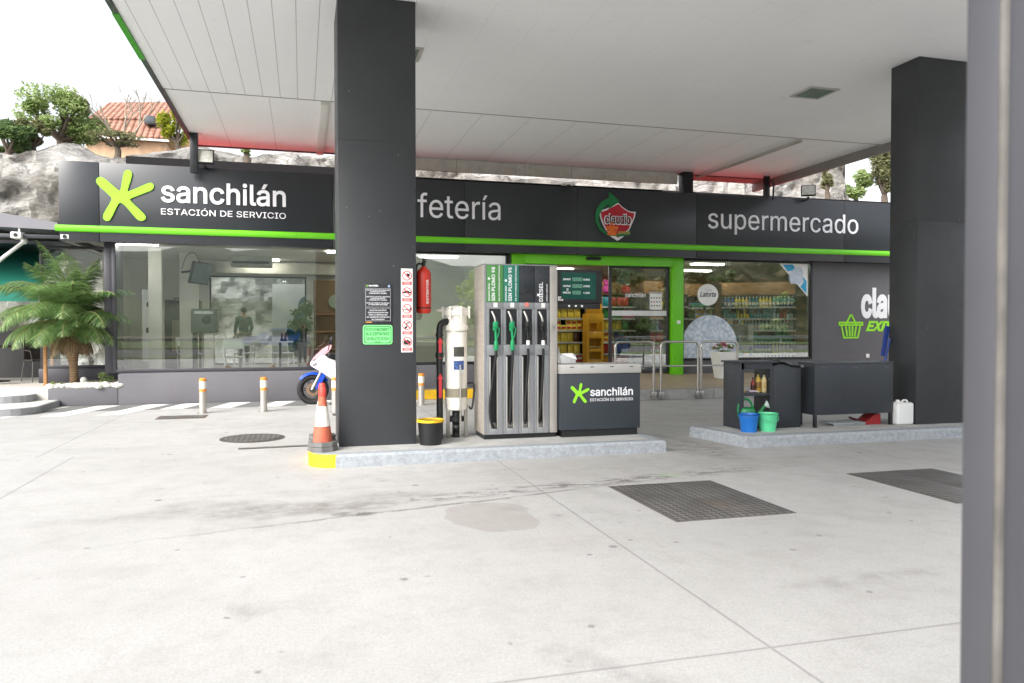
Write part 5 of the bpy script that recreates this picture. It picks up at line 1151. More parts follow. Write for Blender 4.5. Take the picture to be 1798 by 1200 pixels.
# ================================================================== ENTRANCE: PLANTER AND WINDOW STICKERS
t = thing('flower_planter', 'tall white tapered planter with pink flowers behind the third rail', 'planter', (9.42, 15.6, .315)); 
MB().add([(-.15, -.15, 0), (.15, -.15, 0), (.15, .15, 0), (-.15, .15, 0), (-.23, -.23, .62), (.23, -.23, .62), (.23, .23, .62), (-.23, .23, .62), (-.2, -.2, .62), (.2, -.2, .62), (.2, .2, .62), (-.2, .2, .62), (-.19, -.19, .56), (.19, -.19, .56), (.19, .19, .56), (-.19, .19, .56)],
    [(3, 2, 1, 0), (0, 1, 5, 4), (1, 2, 6, 5), (2, 3, 7, 6), (3, 0, 4, 7), (4, 5, 9, 8), (5, 6, 10, 9), (6, 7, 11, 10), (7, 4, 8, 11), (8, 9, 13, 12), (9, 10, 14, 13), (10, 11, 15, 14), (11, 8, 12, 15), (12, 13, 14, 15)]).build('pot', WHITE, t, smooth=False)
mb = MB(); leafcloud(mb, (0, 0, .7), .27, .24, .12, 420, .032, 10, 2); mb.build('foliage', LEAFL, t, smooth=False)
mb = MB(); random.seed(6)
for i in range(26):
    a = random.uniform(0, 6.28); r = random.uniform(.05, .27); mb.sphere((r*math.cos(a), r*math.sin(a), random.uniform(.68, .83)), .02, 6, 0 if i % 3 else 1)
mb.build('blossom', [mat('blossom_pink', '#b8406c', .6), mat('blossom_white', '#e3d3d6', .6)], t)
YG = 16.411
def disc(mb, cx, cz, rx, rz, y0, y1, n=40, mi=0): mb.prism([(cx + rx*math.cos(2*math.pi*i/n), cz + rz*math.sin(2*math.pi*i/n)) for i in range(n)], y0, y1, 'y', mi)
t = thing('round_bakery_sticker', 'round white Latorta sticker on the supermarket window', 'sticker')
a = PY(1243, 518, YG); mb = MB(); disc(mb, a.x, a.z, .28, .26, YG-.003, YG+.004); mb.build('disc', WHITE, t)
x_ = a.x
MB().text('Latorta', a.x-.22, a.x+.22, a.z-.05, .12, 'L', YG-.0035, .001, .02, .35).build('lettering', mat('ink_black', '#1d2027', .5), t)
MB().text('Casa', a.x-.08, a.x+.1, a.z+.09, .06, 'C', YG-.0035, .001, .0, .3).build('small_lettering', mat('ink_grey', '#a5a9b0', .5), t)
t = thing('tortilla_picture', 'large round pale blue grey tortilla picture cut off by the window sill', 'sticker')
a = PY(1246, 609, YG); r = PY(1294, 609, YG).x - a.x; zb = .757
pts = [(a.x + r*math.cos(R(q)), a.z + r*1.02*math.sin(R(q))) for q in range(-30, 211, 4)]; pts = [(max(8.82, p), max(zb, z)) for p, z in pts]
def tort():
    m = bpy.data.materials.new('tortilla_print'); k = NT(m); v = k.vor(13, 'SMOOTH_F1'); n = k.noise(9, 6, .7)
    c = k.ramp(k.m('ADD', k.m('MULTIPLY', v, .75), k.m('MULTIPLY', n, .35)), [(.2, lin('#dfe4ea')), (.5, lin('#bcc8d4')), (.8, lin('#8fa2b6'))]); k.put(k.b.inputs['Base Color'], c); k.b.inputs['Roughness'].default_value = .5; return m
MB().prism(pts, YG-.003, YG+.004).build('print', tort(), t)
t = thing('corner_poster', 'blue and white slanted poster in the top right window corner', 'poster')
def Wp(px, py): q = PY(px, py, YG); return (q.x, q.z)
MB().prism([Wp(1369, 463), Wp(1418, 464), Wp(1418, 521)], YG-.003, YG+.004).build('sheet', WHITE, t)
MB().prism([Wp(1374, 465), Wp(1392, 465), Wp(1396, 471), Wp(1390, 476), Wp(1383, 477)], YG-.004, YG-.0035).prism([Wp(1408, 485), Wp(1416, 494), Wp(1416, 516), Wp(1405, 504), Wp(1411, 495)], YG-.004, YG-.0035).build('blue_shape', mat('poster_blue', '#2a9cc8', .45), t)
MB().prism(chaikin([Wp(1395, 472), Wp(1405, 468), Wp(1411, 478), Wp(1408, 488), Wp(1411, 493), Wp(1403, 501), Wp(1394, 498), Wp(1388, 499), Wp(1384, 482)], 1), YG-.0045, YG-.0035).build('map_shape', mat('poster_grey', '#bcc6d2', .5, 0, .15, 14), t)
t = thing('door_lettering', 'white sanchilán lettering on the fixed glass door leaf', 'sticker')
a, b = PY(1111, 522, YG), PY(1134, 522, YG); wd = (b.x-a.x)*1.55
MB().text('sanchilán', b.x - wd, b.x, a.z, .1, 'h', YG + .006, .003, .01).build('lettering', WHITEL, t)
t = thing('door_notice', 'white printed notice with black and red marks on the glass door', 'notice')
x0, x1, z0, z1 = bbox(1141, 513, 1162, 544, YG); MB().box(x0, x1, YG-.001, YG+.006, z0, z1).build('sheet', WHITE, t)
mb = MB(); Wd, H = x1-x0, z1-z0
for i in range(3):
    for j in range(4): mb.box(x0+Wd*(.1+.22*j), x0+Wd*(.2+.22*j), YG-.002, YG-.001, z0+H*(.18+.22*i), z0+H*(.26+.22*i), 0, 1 if (i == 1 and j == 1) else 0)
mb.box(x0+Wd*.05, x1-Wd*.05, YG-.002, YG-.001, z0+H*.92, z0+H*.97); mb.build('marks', [mat('ink_dark', '#33363c', .5), REDL], t)
t = thing('handwritten_notice', 'pale handwritten notice hanging inside the open doorway', 'notice')
x0, x1, z0, z1 = bbox(1083, 473, 1106, 499, 17.2); MB().box(x0, x1, 17.19, 17.2, z0, z1).build('sheet', mat('dull_paper', '#8d8a88', .8), t)
mb = MB()
for i in range(3): mb.text(['Prohibido', 'el paso de', 'perros'][i], x0+.05, x1-.06-.05*(i % 2), z1-.11-.1*i, .055, 'P', 17.189, .001, 0, .2)
mb.build('lettering', mat('ink_blue_grey', '#4a4c5c', .6), t)
# ================================================================== CAFE INTERIOR
def inroom(px, py, Y): return PY(px, py, Y)
def cafe_chair(x, y, rz):
    t = thing('cafe_chair', '.', 'chair', (x, y, FL), rz, 'white cafe chairs')
    MB().box(-.21, .21, -.21, .21, .43, .46, .015).build('seat', WHITE, t)
    for sx in (-1, 1):
        MB().tube([(sx*.19, -.19, .44), (sx*.2, -.21, 0)], .018, 8).build('leg', WHITE, t); MB().tube([(sx*.19, .19, 0), (sx*.185, .19, .44), (sx*.19, .24, .8)], .018, 8).build('leg', WHITE, t)
    g = MB(); g.add([(.22*math.sin(a), .24-.04+.05*math.cos(a), z) for z in (.62, .84) for a in [(-1+2*i/8) for i in range(9)]] + [(.22*math.sin(a), .265-.04+.05*math.cos(a), z) for z in (.62, .84) for a in [(-1+2*i/8) for i in range(9)]], [(i, i+1, i+10, i+9) for i in range(8)] + [(18+i+1, 18+i, 27+i, 28+i) for i in range(8)] + [(9+i, 10+i, 28+i, 27+i) for i in range(8)]); g.build('backrest', WHITE, t)
    MB().cyl((-.19, .0, .2), (.19, .0, .2), .01).build('stretcher', WHITE, t); return t
c = cafe_chair(inroom(412, 600, 17.25).x, 17.25, R(182)); c['label'] = 'white cafe chair facing the window, nearest the glass'
dup(c, (-1.35, 19.6, FL), R(-10), 'white cafe chair on the far side of the table')
dup(c, (-.45, 19.4, FL), R(20), 'white cafe chair beside the table end')
dup(c, (-2.6, 19.6, FL), R(60), 'white cafe chair beside the inner column')
t = thing('cafe_table', 'pale cafe table behind the white chair', 'table', (-.95, 18.9, FL))
MB().box(-.75, .75, -.35, .35, .72, .75, .008).build('tabletop', WHITE, t)
for x in (-.45, .45): MB().cyl((x, 0, .03), (x, 0, .72), .03).box(x-.03, x+.03, -.3, .3, 0, .03, .006).build('leg', DARKM, t)
t = thing('napkin_holder', 'small chrome napkin holder on the cafe table', 'holder', (-.75, 18.85, FL+.75)); MB().box(-.06, .06, -.05, .05, 0, .12, .008).build('case', STEEL, t); MB().box(-.05, .05, -.04, .04, .121, .13).build('napkins', PAPER, t)
t = thing('sauce_caddy', 'dark caddy with bottles on the cafe table', 'caddy', (-.42, 18.85, FL+.75)); MB().box(-.08, .08, -.06, .06, 0, .05, .006).build('tray', BLACK, t)
for x in (-.04, .04): MB().lathe([(.025, .05), (.025, .15), (.012, .18), (.012, .2)], 12, T=Matrix.Translation((x, 0, 0))).build('bottle', mat('vinegar_brown', '#5a3524', .3) if 'vinegar_brown' not in bpy.data.materials else bpy.data.materials['vinegar_brown'], t)
def inroom(px, py, Y): return PY(px, py, Y)
t = thing('wall_television', 'slim television on a bracket high on the cafe wall', 'television', tuple(inroom(352, 480, 18.5))); T = Matrix.Rotation(R(66), 4, 'Z') @ Matrix.Rotation(R(14), 4, 'X')
MB().box(-.38, .38, -.03, .03, -.25, .25, .012, T=T).build('case', BLACK, t); MB().box(-.355, .355, -.034, -.0305, -.22, .23, T=T).build('screen', mat('tv_screen', '#7d8b8e', .1), t); MB().tube([(0, 0, 0), (-.2, .1, .05), (-.42, .12, .02)], .025, 8).tube(smoothpath([(.0, .02, .2), (-.12, .05, .45), (-.3, .1, .4), (-.4, .1, .1)], 5), .008, 6).build('bracket', BLACK, t)
t = thing('games_machine', 'grey gaming cabinet with round dial behind the cafe window', 'machine', (inroom(360, 590, 18.9).x, 18.9, FL))
MB().box(-.28, .28, -.2, .2, .95, 1.5, .02).build('case', mat('machine_grey', '#5f625f', .45), t); MB().box(-.25, -.17, -.18, .1, 0, .95, .006).build('column', DARKM, t); MB().box(.0, .2, -.15, .15, .05, .94, .006).build('cabinet', INWALL, t)
MB().lathe([(.1, 0), (.1, .02), (.07, .03), (.0, .03)], 24, T=Matrix.Translation((.06, -.2, 1.25)) @ Matrix.Rotation(R(90), 4, 'X'), cap=False).build('dial', BLACK, t); MB().box(-.2, .2, -.204, -.2, 1.39, 1.45).build('plate', STEEL, t)
t = thing('vending_machine', 'dark cigarette machine with pale panel by the cafe wall', 'machine', (inroom(322, 590, 20.4).x, 20.5, FL))
MB().box(-.4, .4, -.25, .25, .0, 1.75, .02).build('case', mat('machine_maroon', '#3a2522', .4, 0, .15, 8), t); MB().box(-.24, .24, -.256, -.25, .5, 1.25, .004).build('panel', mat('machine_panel', '#a89c8a', .4, 0, .2, 14), t)
t = thing('air_conditioner', 'grey ceiling air conditioner above the rear cafe window', 'air conditioner', tuple(inroom(442, 455, 19.6)))
MB().box(-.48, .48, -.3, .3, -.2, .14, .03).build('case', mat('ac_grey', '#a3a298', .5), t)
for q in range(4): pass
MB().box(-.42, .42, -.304, -.3, -.14, -.08).build('grille', DARKM, t)
t = thing('ceiling_beam_box', 'long pale boxed beam over the rear cafe window', 'beam', (-.6, 20.75, 3.02)); MB().box(-1.5, 1.6, -.2, .2, -.14, .14, .01).build('casing', mat('beam_pale', '#b5b1a4', .7), t)
t = thing('display_cabinet', 'brown wooden shelf unit with clock at the right of the cafe', 'shelf unit', (.75, 20.3, FL))
MB().box(-.45, .5, .0, .4, 0, 2.3, .006).build('carcass', mat('brown_unit', '#6b5636', .6, 0, .15, 3), t); MB().lathe([(.18, 0), (.18, .03), (.0, .03)], 28, T=Matrix.Translation((.1, 0, 1.75)) @ Matrix.Rotation(R(90), 4, 'X'), cap=False).build('clock_face', mat('clock_sage', '#8f9a84', .5), t)
for z in (.5, .95, 1.4): MB().box(-.44, .49, -.1, .0, z, z+.03).build('shelf', WOOD, t)
t = thing('indoor_plant', 'dark bushy potted plant inside the cafe by the rear window', 'plant', (.05, 20.0, FL)); mb = MB(); leafcloud(mb, (0, 0, 1.35), .42, .35, .5, 900, .05, 12, 21); mb.build('foliage', LEAF, t, smooth=False); MB().lathe([(.15, 0), (.2, .7), (.17, .7), (.16, .64), (0, .64)], 24, cap=False).cyl((0, 0, .6), (0, 0, 1.2), .03).build('pot', mat('pot_grey', '#84807a', .6), t)
t = thing('wall_notice', 'pale framed notice on the cafe back wall', 'notice', (inroom(318, 530, 20.98).x, 20.98, 2.0)); MB().box(-.16, .16, -.02, 0, -.25, .25, .004).build('frame', DARKM, t); MB().box(-.14, .14, -.022, -.02, -.23, .23).build('sheet', PAPER, t)
t = thing('cafe_banner', 'white cafe banner with dark teal shape seen through the rear window', 'banner', (-.25, 22.4, FL)); MB().box(-.55, .75, 0, .03, .1, 2.3, .004).build('board', WHITE, t); MB().prism(chaikin([(.0, .2), (.7, .2), (.7, 1.9), (.2, 2.0), (.1, 1.4), (-.3, .8)], 2), -.006, -.0005).build('teal_shape', mat('banner_teal', '#1f5a5c', .5), t)
t = thing('menu_board', 'tall white price board at the left inside the cafe', 'board', (inroom(272, 560, 19.4).x, 19.0, FL)); MB().box(-.2, .2, 0, .04, .3, 1.95, .004).build('panel', WHITE, t); MB().lathe([(.08, 0), (.08, .004), (.0, .004)], 24, T=Matrix.Translation((-.03, 0, 1.6)) @ Matrix.Rotation(R(90), 4, 'X'), cap=False).box(-.12, .02, -.004, 0, .95, 1.07).build('mark', mat('mark_grey', '#3f4648', .5), t)

# ================================================================== PEOPLE
SKIN = mat('skin', '#b98a6d', .55, 0, .06, 8); HAIR = mat('dark_hair', '#2a211c', .7, 0, .2, 20)
def skinmesh(pts, edges, rad, mname):
    me = bpy.data.meshes.new(mname); me.from_pydata(pts, edges, []); o = bpy.data.objects.new(mname, me); col.objects.link(o)
    md = o.modifiers.new('s', 'SKIN'); md.use_smooth_shade = True; o.modifiers.new('u', 'SUBSURF').levels = 1
    for i, r in enumerate(rad): me.skin_vertices[0].data[i].radius = (r, r) if not isinstance(r, tuple) else r
    me.skin_vertices[0].data[0].use_root = True
    dg = bpy.context.evaluated_depsgraph_get(); m2 = bpy.data.meshes.new_from_object(o.evaluated_get(dg)); bpy.data.objects.remove(o); m2.name = mname; return m2
def person(lab, loc, rz, arms, top_m, leg_m):
    t = thing('person', lab, 'person', loc, rz)
    S = {'pel': (0, 0, .93), 'wai': (0, 0, 1.06), 'che': (0, .0, 1.26), 'sho': (0, .0, 1.40), 'nec': (0, -.01, 1.47), 'hea': (0, -.02, 1.56), 'crn': (0, -.01, 1.655)}
    P_ = [S['pel'], S['wai'], S['che'], S['sho'], S['nec'], S['hea'], S['crn']]; E_ = [(0, 1), (1, 2), (2, 3), (3, 4), (4, 5), (5, 6)]; Rr = [(.15, .11), (.135, .1), (.16, .11), (.12, .09), .055, (.078, .1), (.06, .075)]
    idx = {}
    for s_ in (-1, 1):
        b = len(P_); P_ += [(s_*.09, 0, .88), (s_*.1, -.01, .5), (s_*.105, .01, .09), (s_*.11, -.12, .045)]; E_ += [(0, b), (b, b+1), (b+1, b+2), (b+2, b+3)]; Rr += [.095, .062, .042, (.04, .03)]
        el, wr = arms[s_]; b = len(P_); P_ += [(s_*.175, 0, 1.38), el, wr]; E_ += [(3, b), (b, b+1), (b+1, b+2)]; Rr += [.06, .045, .032]
        idx[s_] = (wr, (Vector(wr)-Vector(el)).normalized())
    o = bpy.data.objects.new('body', skinmesh(P_, E_, Rr, 'body')); col.objects.link(o); o.parent = t; o.data.materials.append(SKIN)
    # clothing: the same joints a little fuller
    tp = [0, 1, 2, 3]; cP = [P_[i] for i in tp] + [(0, -.005, 1.48)]; cE = [(0, 1), (1, 2), (2, 3), (3, 4)]; cR = [(.165, .125), (.15, .115), (.18, .13), (.165, .13), (.085, .085)]
    for k_, b in ((-1, 11), (1, 18)):
        n = len(cP); wv = Vector(P_[b+1]).lerp(Vector(P_[b+2]), .92); cP += [P_[b], P_[b+1], tuple(wv)]; cE += [(3, n), (n, n+1), (n+1, n+2)]; cR += [.072, .057, .043]
    o = bpy.data.objects.new('jacket', skinmesh(cP, cE, cR, 'jacket')); col.objects.link(o); o.parent = t; o.data.materials.append(top_m)
    lP = [P_[0]]; lE = []; lR = [(.158, .12)]
    for b in (7, 14): n = len(lP); lP += [P_[b], P_[b+1], P_[b+2]]; lE += [(0, n), (n, n+1), (n+1, n+2)]; lR += [.11, .078, .06]
    o = bpy.data.objects.new('trousers', skinmesh(lP, lE, lR, 'trousers')); col.objects.link(o); o.parent = t; o.data.materials.append(leg_m)
    for s_ in (-1, 1):
        MB().sphere((s_*.11, -.06, .045), .05, 10, 0, (.95, 2.5, .95)).build('shoe', BLACK, t)
        wr, d = idx[s_]; wr = Vector(wr); side_ = Vector((1, 0, 0)) if abs(d.x) < .7 else Vector((0, 0, 1)); pn = d.cross(side_).normalized(); side_ = pn.cross(d).normalized()
        hp = [wr, wr + d*.05, wr + d*.085]; he = [(0, 1), (1, 2)]; hr = [.028, (.036, .022), (.036, .02)]
        for f_i, (off, ln) in enumerate([(-.028, .062), (-.009, .075), (.010, .07), (.028, .055)]):
            n = len(hp); b = wr + d*.09 + side_*off; hp += [b, b + d*ln*.5 - pn*.008, b + d*ln*.85 - pn*.03]; he += [(2, n), (n, n+1), (n+1, n+2)]; hr += [.010, .009, .007]
        n = len(hp); b = wr + d*.04 - side_*.035; hp += [b, b + d*.03 - side_*.02 - pn*.01, b + d*.055 - side_*.018 - pn*.022]; he += [(1, n), (n, n+1), (n+1, n+2)]; hr += [.012, .010, .008]
        o = bpy.data.objects.new('hand', skinmesh([tuple(q) for q in hp], he, hr, 'hand')); col.objects.link(o); o.parent = t; o.data.materials.append(SKIN)
    mb = MB().sphere((0, -.005, 1.615), .088, 12, 0, (.95, 1.12, 1.0)); mb.v = [(x, max(y, -.075 + (0 if z > 1.64 else .05)), max(z, 1.58 if y < 0 else 1.52)) for x, y, z in mb.v]; mb.build('hair', HAIR, t)
    f_ = MB()
    for s_ in (-1, 1): f_.sphere((s_*.03, -.112, 1.575), .011, 6, 1).sphere((s_*.082, .0, 1.565), .022, 6, 0, (.4, .8, 1.2))
    f_.sphere((0, -.125, 1.545), .016, 8, 0, (.8, 1, 1.4)).sphere((0, -.112, 1.508), .02, 6, 2, (1.1, .5, .35)); f_.build('face', [SKIN, BLACK, mat('lips', '#94584c', .5) if 'lips' not in bpy.data.materials else bpy.data.materials['lips']], t)
    return t
JK = mat('black_jacket', '#1d2026', .8, 0, .12, 8); JN = mat('blue_jeans', '#3c5575', .85, 0, .15, 10)
person('person in a black jacket and jeans raising a camera to their face', (.02, -.42, 0), R(180), {-1: ((-.3, -.12, 1.2), (-.09, -.26, 1.5)), 1: ((.3, -.12, 1.2), (.09, -.26, 1.5))}, JK, JN)
t = thing('hand_camera', 'black camera held up by the person in jeans', 'camera', (.02, -.13, 1.5)); MB().box(-.065, .065, -.03, .02, -.05, .04, .012).box(-.03, .03, -.025, .015, .04, .06, .008).build('case', BLACK, t); MB().cyl((0, .0, -.005), (0, .07, -.005), .032).build('lens', BLACK, t)
a = inroom(428, 600, 22.3); person('person in a dark jacket seen through the rear cafe window', (a.x, 22.3, .36), R(-150), {-1: ((-.24, .02, 1.12), (-.2, -.12, .95)), 1: ((.24, .02, 1.12), (.2, -.12, .95))}, mat('navy_jacket', '#22262e', .8, 0, .12, 8), mat('dark_trousers', '#2b2b2e', .85))

# ================================================================== SHOP INTERIOR
def shelf_unit(x, y, w_, rz, lab, zs=(.05, .36, .67, .98, 1.29, 1.6), d=.42):
    t = thing('shop_shelving', lab, 'shelving', (x, y, FL), rz, 'shop shelving units')
    MB().box(-w_/2, w_/2, d-.02, d, 0, 1.95).box(-w_/2-.02, -w_/2, 0, d, 0, 1.95, .003).box(w_/2, w_/2+.02, 0, d, 0, 1.95, .003).build('frame', DARKM, t)
    MB().box(-w_/2, w_/2, d-.05, d-.02, 1.97, 2.3, .004).build('header_board', WOOD, t)
    for z in zs: MB().box(-w_/2, w_/2, 0, d-.02, z, z+.025, .002).box(-w_/2, w_/2, -.012, -.001, z-.015, z+.03, 0, 1).build('shelf', [DARKM, ALU], t)
    return (x, y, w_, rz, zs, d)
PCOL = ['#b5322c', '#d8a02a', '#2f5ea8', '#3d8a4a', '#d9d2c4', '#7a3d8c', '#c96a2c', '#5a3524', '#e0c84a', '#a8b8c0', '#c84a7a', '#28808a']
PM = [mat('packaging_%s' % n, c, .35, 0, .35, 22) for n, c in zip('red yellow blue green cream purple orange brown lemon silver pink teal'.split(), PCOL)]
def wpack():
    mb = MB(); V = []; nx, nz = 6, 8
    for s_ in (-1, 1):
        for j in range(nz+1):
            for i in range(nx+1): u, v = i/nx, j/nz; V.append(((u-.5)*.17, s_*.035*math.sin(math.pi*u)**.6*math.sin(math.pi*v)**.6, v*.25))
    n = (nx+1)*(nz+1); F = []
    for b in (0, n):
        for j in range(nz):
            for i in range(nx): a = b + j*(nx+1)+i; q = (a, a+1, a+nx+2, a+nx+1); F.append(q if b == 0 else q[::-1])
    return mb.add(V, F)
SRC = {}
def prod_src(kind, ci):
    if (kind, ci) in SRC: return SRC[(kind, ci)]
    if kind == 'bag': mb = wpack(); nm = 'snack_bag'; ms = [PM[ci]]
    elif kind == 'box': mb = MB().box(-.07, .07, -.05, .05, 0, .2, .003).box(-.055, .055, -.0515, -.0502, .05, .14, 0, 1); nm = 'grocery_box'; ms = [PM[ci], PM[(ci+4) % 12]]
    elif kind == 'can': mb = MB().lathe([(.033, 0), (.036, .006), (.036, .12), (.03, .128)], 16); nm = 'tin_can'; ms = [PM[ci]]
    else: mb = MB().lathe([(.034, 0), (.038, .01), (.038, .16), (.03, .2), (.013, .23), (.013, .25)], 16).lathe([(.0385, .05), (.0385, .13)], 16, 1, None, False).lathe([(.016, .25), (.016, .275)], 12, 1); nm = 'drink_bottle'; ms = [PM[ci], PM[4]]
    o = mb.build(nm, ms); SRC[(kind, ci)] = [o, True]; return SRC[(kind, ci)]
CN = 'red yellow blue green cream purple orange brown lemon silver pink teal'.split()
KN = {'bag': ('bag', 'snack bag'), 'box': ('box', 'box'), 'can': ('can', 'can'), 'bottle': ('bottle', 'bottle')}
def stock(unit, kinds, seed, where, lv=None, dens=1.0, pal=list(range(12))):
    x, y, w_, rz, zs, d = unit; random.seed(seed)
    for li, z in enumerate(zs):
        if lv and li not in lv: continue
        u = -w_/2 + .1; kind = kinds[li % len(kinds)]; ci = random.choice(pal); run = 0
        while u < w_/2 - .07:
            if run <= 0: ci = random.choice(pal); run = random.randint(2, 4)
            run -= 1
            wd = {'bag': .19, 'box': .155, 'can': .085, 'bottle': .092}[kind] / (dens*1.12)
            yy = .08 + random.uniform(0, .04)
            for st in range(2 if kind in ('can', 'box') and z < 1.5 and random.random() < .75 else 1):
                rec = prod_src(kind, ci)
                if rec[1]: o = rec[0]; rec[1] = False
                else: o = rec[0].copy(); col.objects.link(o)
                q = Matrix.Rotation(rz, 3, 'Z') @ Vector((u, yy, 0))
                if kind == 'box': o.scale = (1, 1, .66)
                o.location = (x+q.x, y+q.y, FL + z + .026 + st*{'can': .1285, 'box': .133}.get(kind, 0)); o.rotation_euler = (0, 0, rz + random.uniform(-.1, .1))
                tag(o, '%s %s on %s' % (CN[ci], KN[kind][1], where), KN[kind][0], 'goods on %s' % where)
            u += wd + random.uniform(0, .015)
stock(shelf_unit(6.72, 18.6, .8, 0, 'dark snack shelving left of the yellow display stand'), ['box', 'bag', 'bag', 'box', 'bag'], 1, 'the dark shelving left of the yellow stand')
stock(shelf_unit(8.0, 18.5, 1.05, 0, 'dark snack shelving right of the yellow display stand'), ['bag', 'bag', 'box', 'bag', 'bag'], 2, 'the dark shelving right of the yellow stand')
stock(shelf_unit(9.25, 18.0, 1.1, 0, 'shelving with jars behind the fixed glass door leaf'), ['can', 'bottle', 'box', 'can', 'box'], 3, 'the shelving behind the glass door leaf')
stock(shelf_unit(11.75, 17.75, 1.9, R(-32), 'dark bottle shelving at the right of the supermarket window'), ['bottle', 'bottle', 'box', 'bottle', 'can', 'bottle'], 4, 'the dark shelving at the right window end', pal=[2, 9, 11, 4, 9, 11, 0, 8])
stock(shelf_unit(10.0, 18.9, 2.2, 0, 'tall dark shelving deep behind the supermarket window'), ['box', 'can', 'bottle', 'box', 'box'], 5, 'the dark shelving deep in the shop', pal=[2, 9, 11, 3, 4, 7])
stock(shelf_unit(8.6, 20.6, 3.4, 0, 'long shelving along the back of the shop'), ['bag', 'box', 'bag', 'bottle', 'box', 'bag'], 6, 'the long shelving at the back of the shop', pal=[0, 1, 7, 6, 4, 3, 8])
t = thing('promo_stand', 'tall yellow cardboard display stand in the shop doorway', 'display stand', (7.22, 18.05, FL)); t.scale = (.85, 1, .95); YS = mat('stand_yellow', '#b5850f', .5, 0, .05, 3)
MB().box(-.26, -.2, 0, .36, 0, 1.5, .003).box(.2, .26, 0, .36, 0, 1.5, .003).box(-.2, .2, .33, .36, 0, 1.5).box(-.26, .26, .1, .14, 1.5, 2.0, .004).box(-.2, .2, 0, .33, .0, .24, .003).box(-.2, .2, -.004, .02, .48, .56, .002).box(-.2, .2, -.004, .02, .84, 1.0, .002).box(-.2, .2, -.004, .02, 1.24, 1.5, .002).build('carcass', YS, t)
for z in (.25, .6, 1.0): MB().box(-.2, .2, .02, .33, z, z+.015).build('shelf', mat('stand_shelf', '#c7b07a', .6) if 'stand_shelf' not in bpy.data.materials else bpy.data.materials['stand_shelf'], t)
MB().box(-.2, .2, .096, .0995, 1.72, 1.84).build('header_print', mat('stand_orange', '#c25a1c', .5, 0, .3, 30), t)
t = thing('plush_toy', 'pink plush toy on top of the right snack shelving', 'toy', (7.75, 18.6, FL+1.955)); MB().sphere((0, 0, .12), .12, 10).sphere((0, -.02, .28), .09, 10).sphere((-.07, -.02, .36), .035, 8).sphere((.07, -.02, .36), .035, 8).build('body', mat('plush_pink', '#b8488c', .9), t)
t = thing('plush_toy', 'red plush toy with round white face on top of the right snack shelving', 'toy', (8.3, 18.6, FL+1.955)); MB().sphere((0, 0, .1), .13, 10).sphere((0, -.02, .28), .11, 10).sphere((0, -.1, .28), .06, 8, 1).build('body', [mat('plush_red', '#b5322c', .9), WHITE], t)
t = thing('display_table', 'white tiered display table with products behind the supermarket window', 'display table', (10.55, 17.0, FL))
MB().box(-.78, .78, -.2, .4, .28, .36, .01).box(-.7, .6, .05, .08, .36, 1.15, .004).box(-.7, .35, -.1, .3, 1.12, 1.145, .004).box(-.7, .6, -.1, .3, .72, .745, .004).box(-.715, -.69, -.1, .3, .36, 1.145).box(.34, .36, -.1, .3, .745, 1.145).box(-.05, -.03, -.1, .3, .36, .72).build('tiers', mat('tier_white', '#c9c6c0', .5), t)
for x in (-.7, .7): MB().box(x-.03, x+.03, -.1, .3, 0, .28).build('leg', WHITE, t)
random.seed(8)
for i in range(22):
    kd = random.choice(['box', 'can', 'bottle', 'box']); ci = random.choice([4, 9, 11, 2, 7, 4]); rec = prod_src(kd, ci)
    if rec[1]: o = rec[0]; rec[1] = False
    else: o = rec[0].copy(); col.objects.link(o)
    lvz, xx = [(.361, random.uniform(-.6, .6)), (.746, random.uniform(-.6, .5)), (1.146, random.uniform(-.6, .3))][i % 3]
    xx = -.62 + (i // 3) * .155 + random.uniform(-.01, .01)
    if lvz > .7 and xx > .28: xx = -.62
    o.location = (10.55 + xx, 16.96 + (.1 if xx == -.62 else 0), FL + lvz); o.rotation_euler = (0, 0, random.uniform(-.4, .4)); tag(o, '%s %s on the white display table in the window' % (CN[ci], KN[kd][1]), KN[kd][0], 'goods on the white display table')
bt = MB().lathe([(.04, 0), (.045, .02), (.045, .18), (.02, .28), (.016, .36), (.018, .37)], 18).build('wine_bottle', mat('pale_bottle_green', '#a8b878', .2)); bt.location = (9.99, 17.15, FL+1.146); tag(bt, 'tall pale green bottle standing at the left of the display table', 'bottle')

# ================================================================== BEHIND THE STATION
t = thing('hillside_house', 'house with orange tiled roof on top of the cliff', 'house', (-5.5, 44, 9.1))
def rooftile():
    m = bpy.data.materials.new('clay_roof_tile'); k = NT(m); X, Y, Z_ = k.xyz()
    s1 = k.m('ABSOLUTE', k.m('SINE', k.m('MULTIPLY', X, 11))); row = k.m('FRACT', k.m('MULTIPLY', Z_, 4.2)); n = k.noise(3, 5)
    c = k.mix(k.range(n, .35, .65), (.25, .10, .065), (.42, .22, .16)); c = k.mix(k.range(s1, 0, .45, .75, 0), c, (.12, .05, .03)); c = k.mix(k.range(row, 0, .14, .6, 0), c, (.13, .06, .04))
    k.put(k.b.inputs['Base Color'], c); k.b.inputs['Roughness'].default_value = .85; k.bump(k.m('ADD', s1, row), 1.0, .08); return m
RT = rooftile()
hl = Vector((-9.0, 44, 9.6)); t.location = hl
def hp(px, py, Y): return tuple(PY(px, py, Y) - hl)
def slab(p, th=.08): return MB().add(p + [(q[0], q[1], q[2]-th) for q in p], [(0, 1, 2, 3), (7, 6, 5, 4), (0, 4, 5, 1), (1, 5, 6, 2), (2, 6, 7, 3), (3, 7, 4, 0)])
slab([hp(139, 240, 42.6), hp(299, 241, 42.6), hp(299, 209, 44.6), hp(158, 209, 44.6)]).build('porch_roof', RT, t, smooth=False)
slab([hp(152, 208, 44.4), hp(330, 207, 44.4), hp(330, 179, 48.2), hp(192, 180, 48.2)]).build('roof', RT, t, smooth=False)
p, q = hp(150, 240, 43), hp(292, 240, 43)
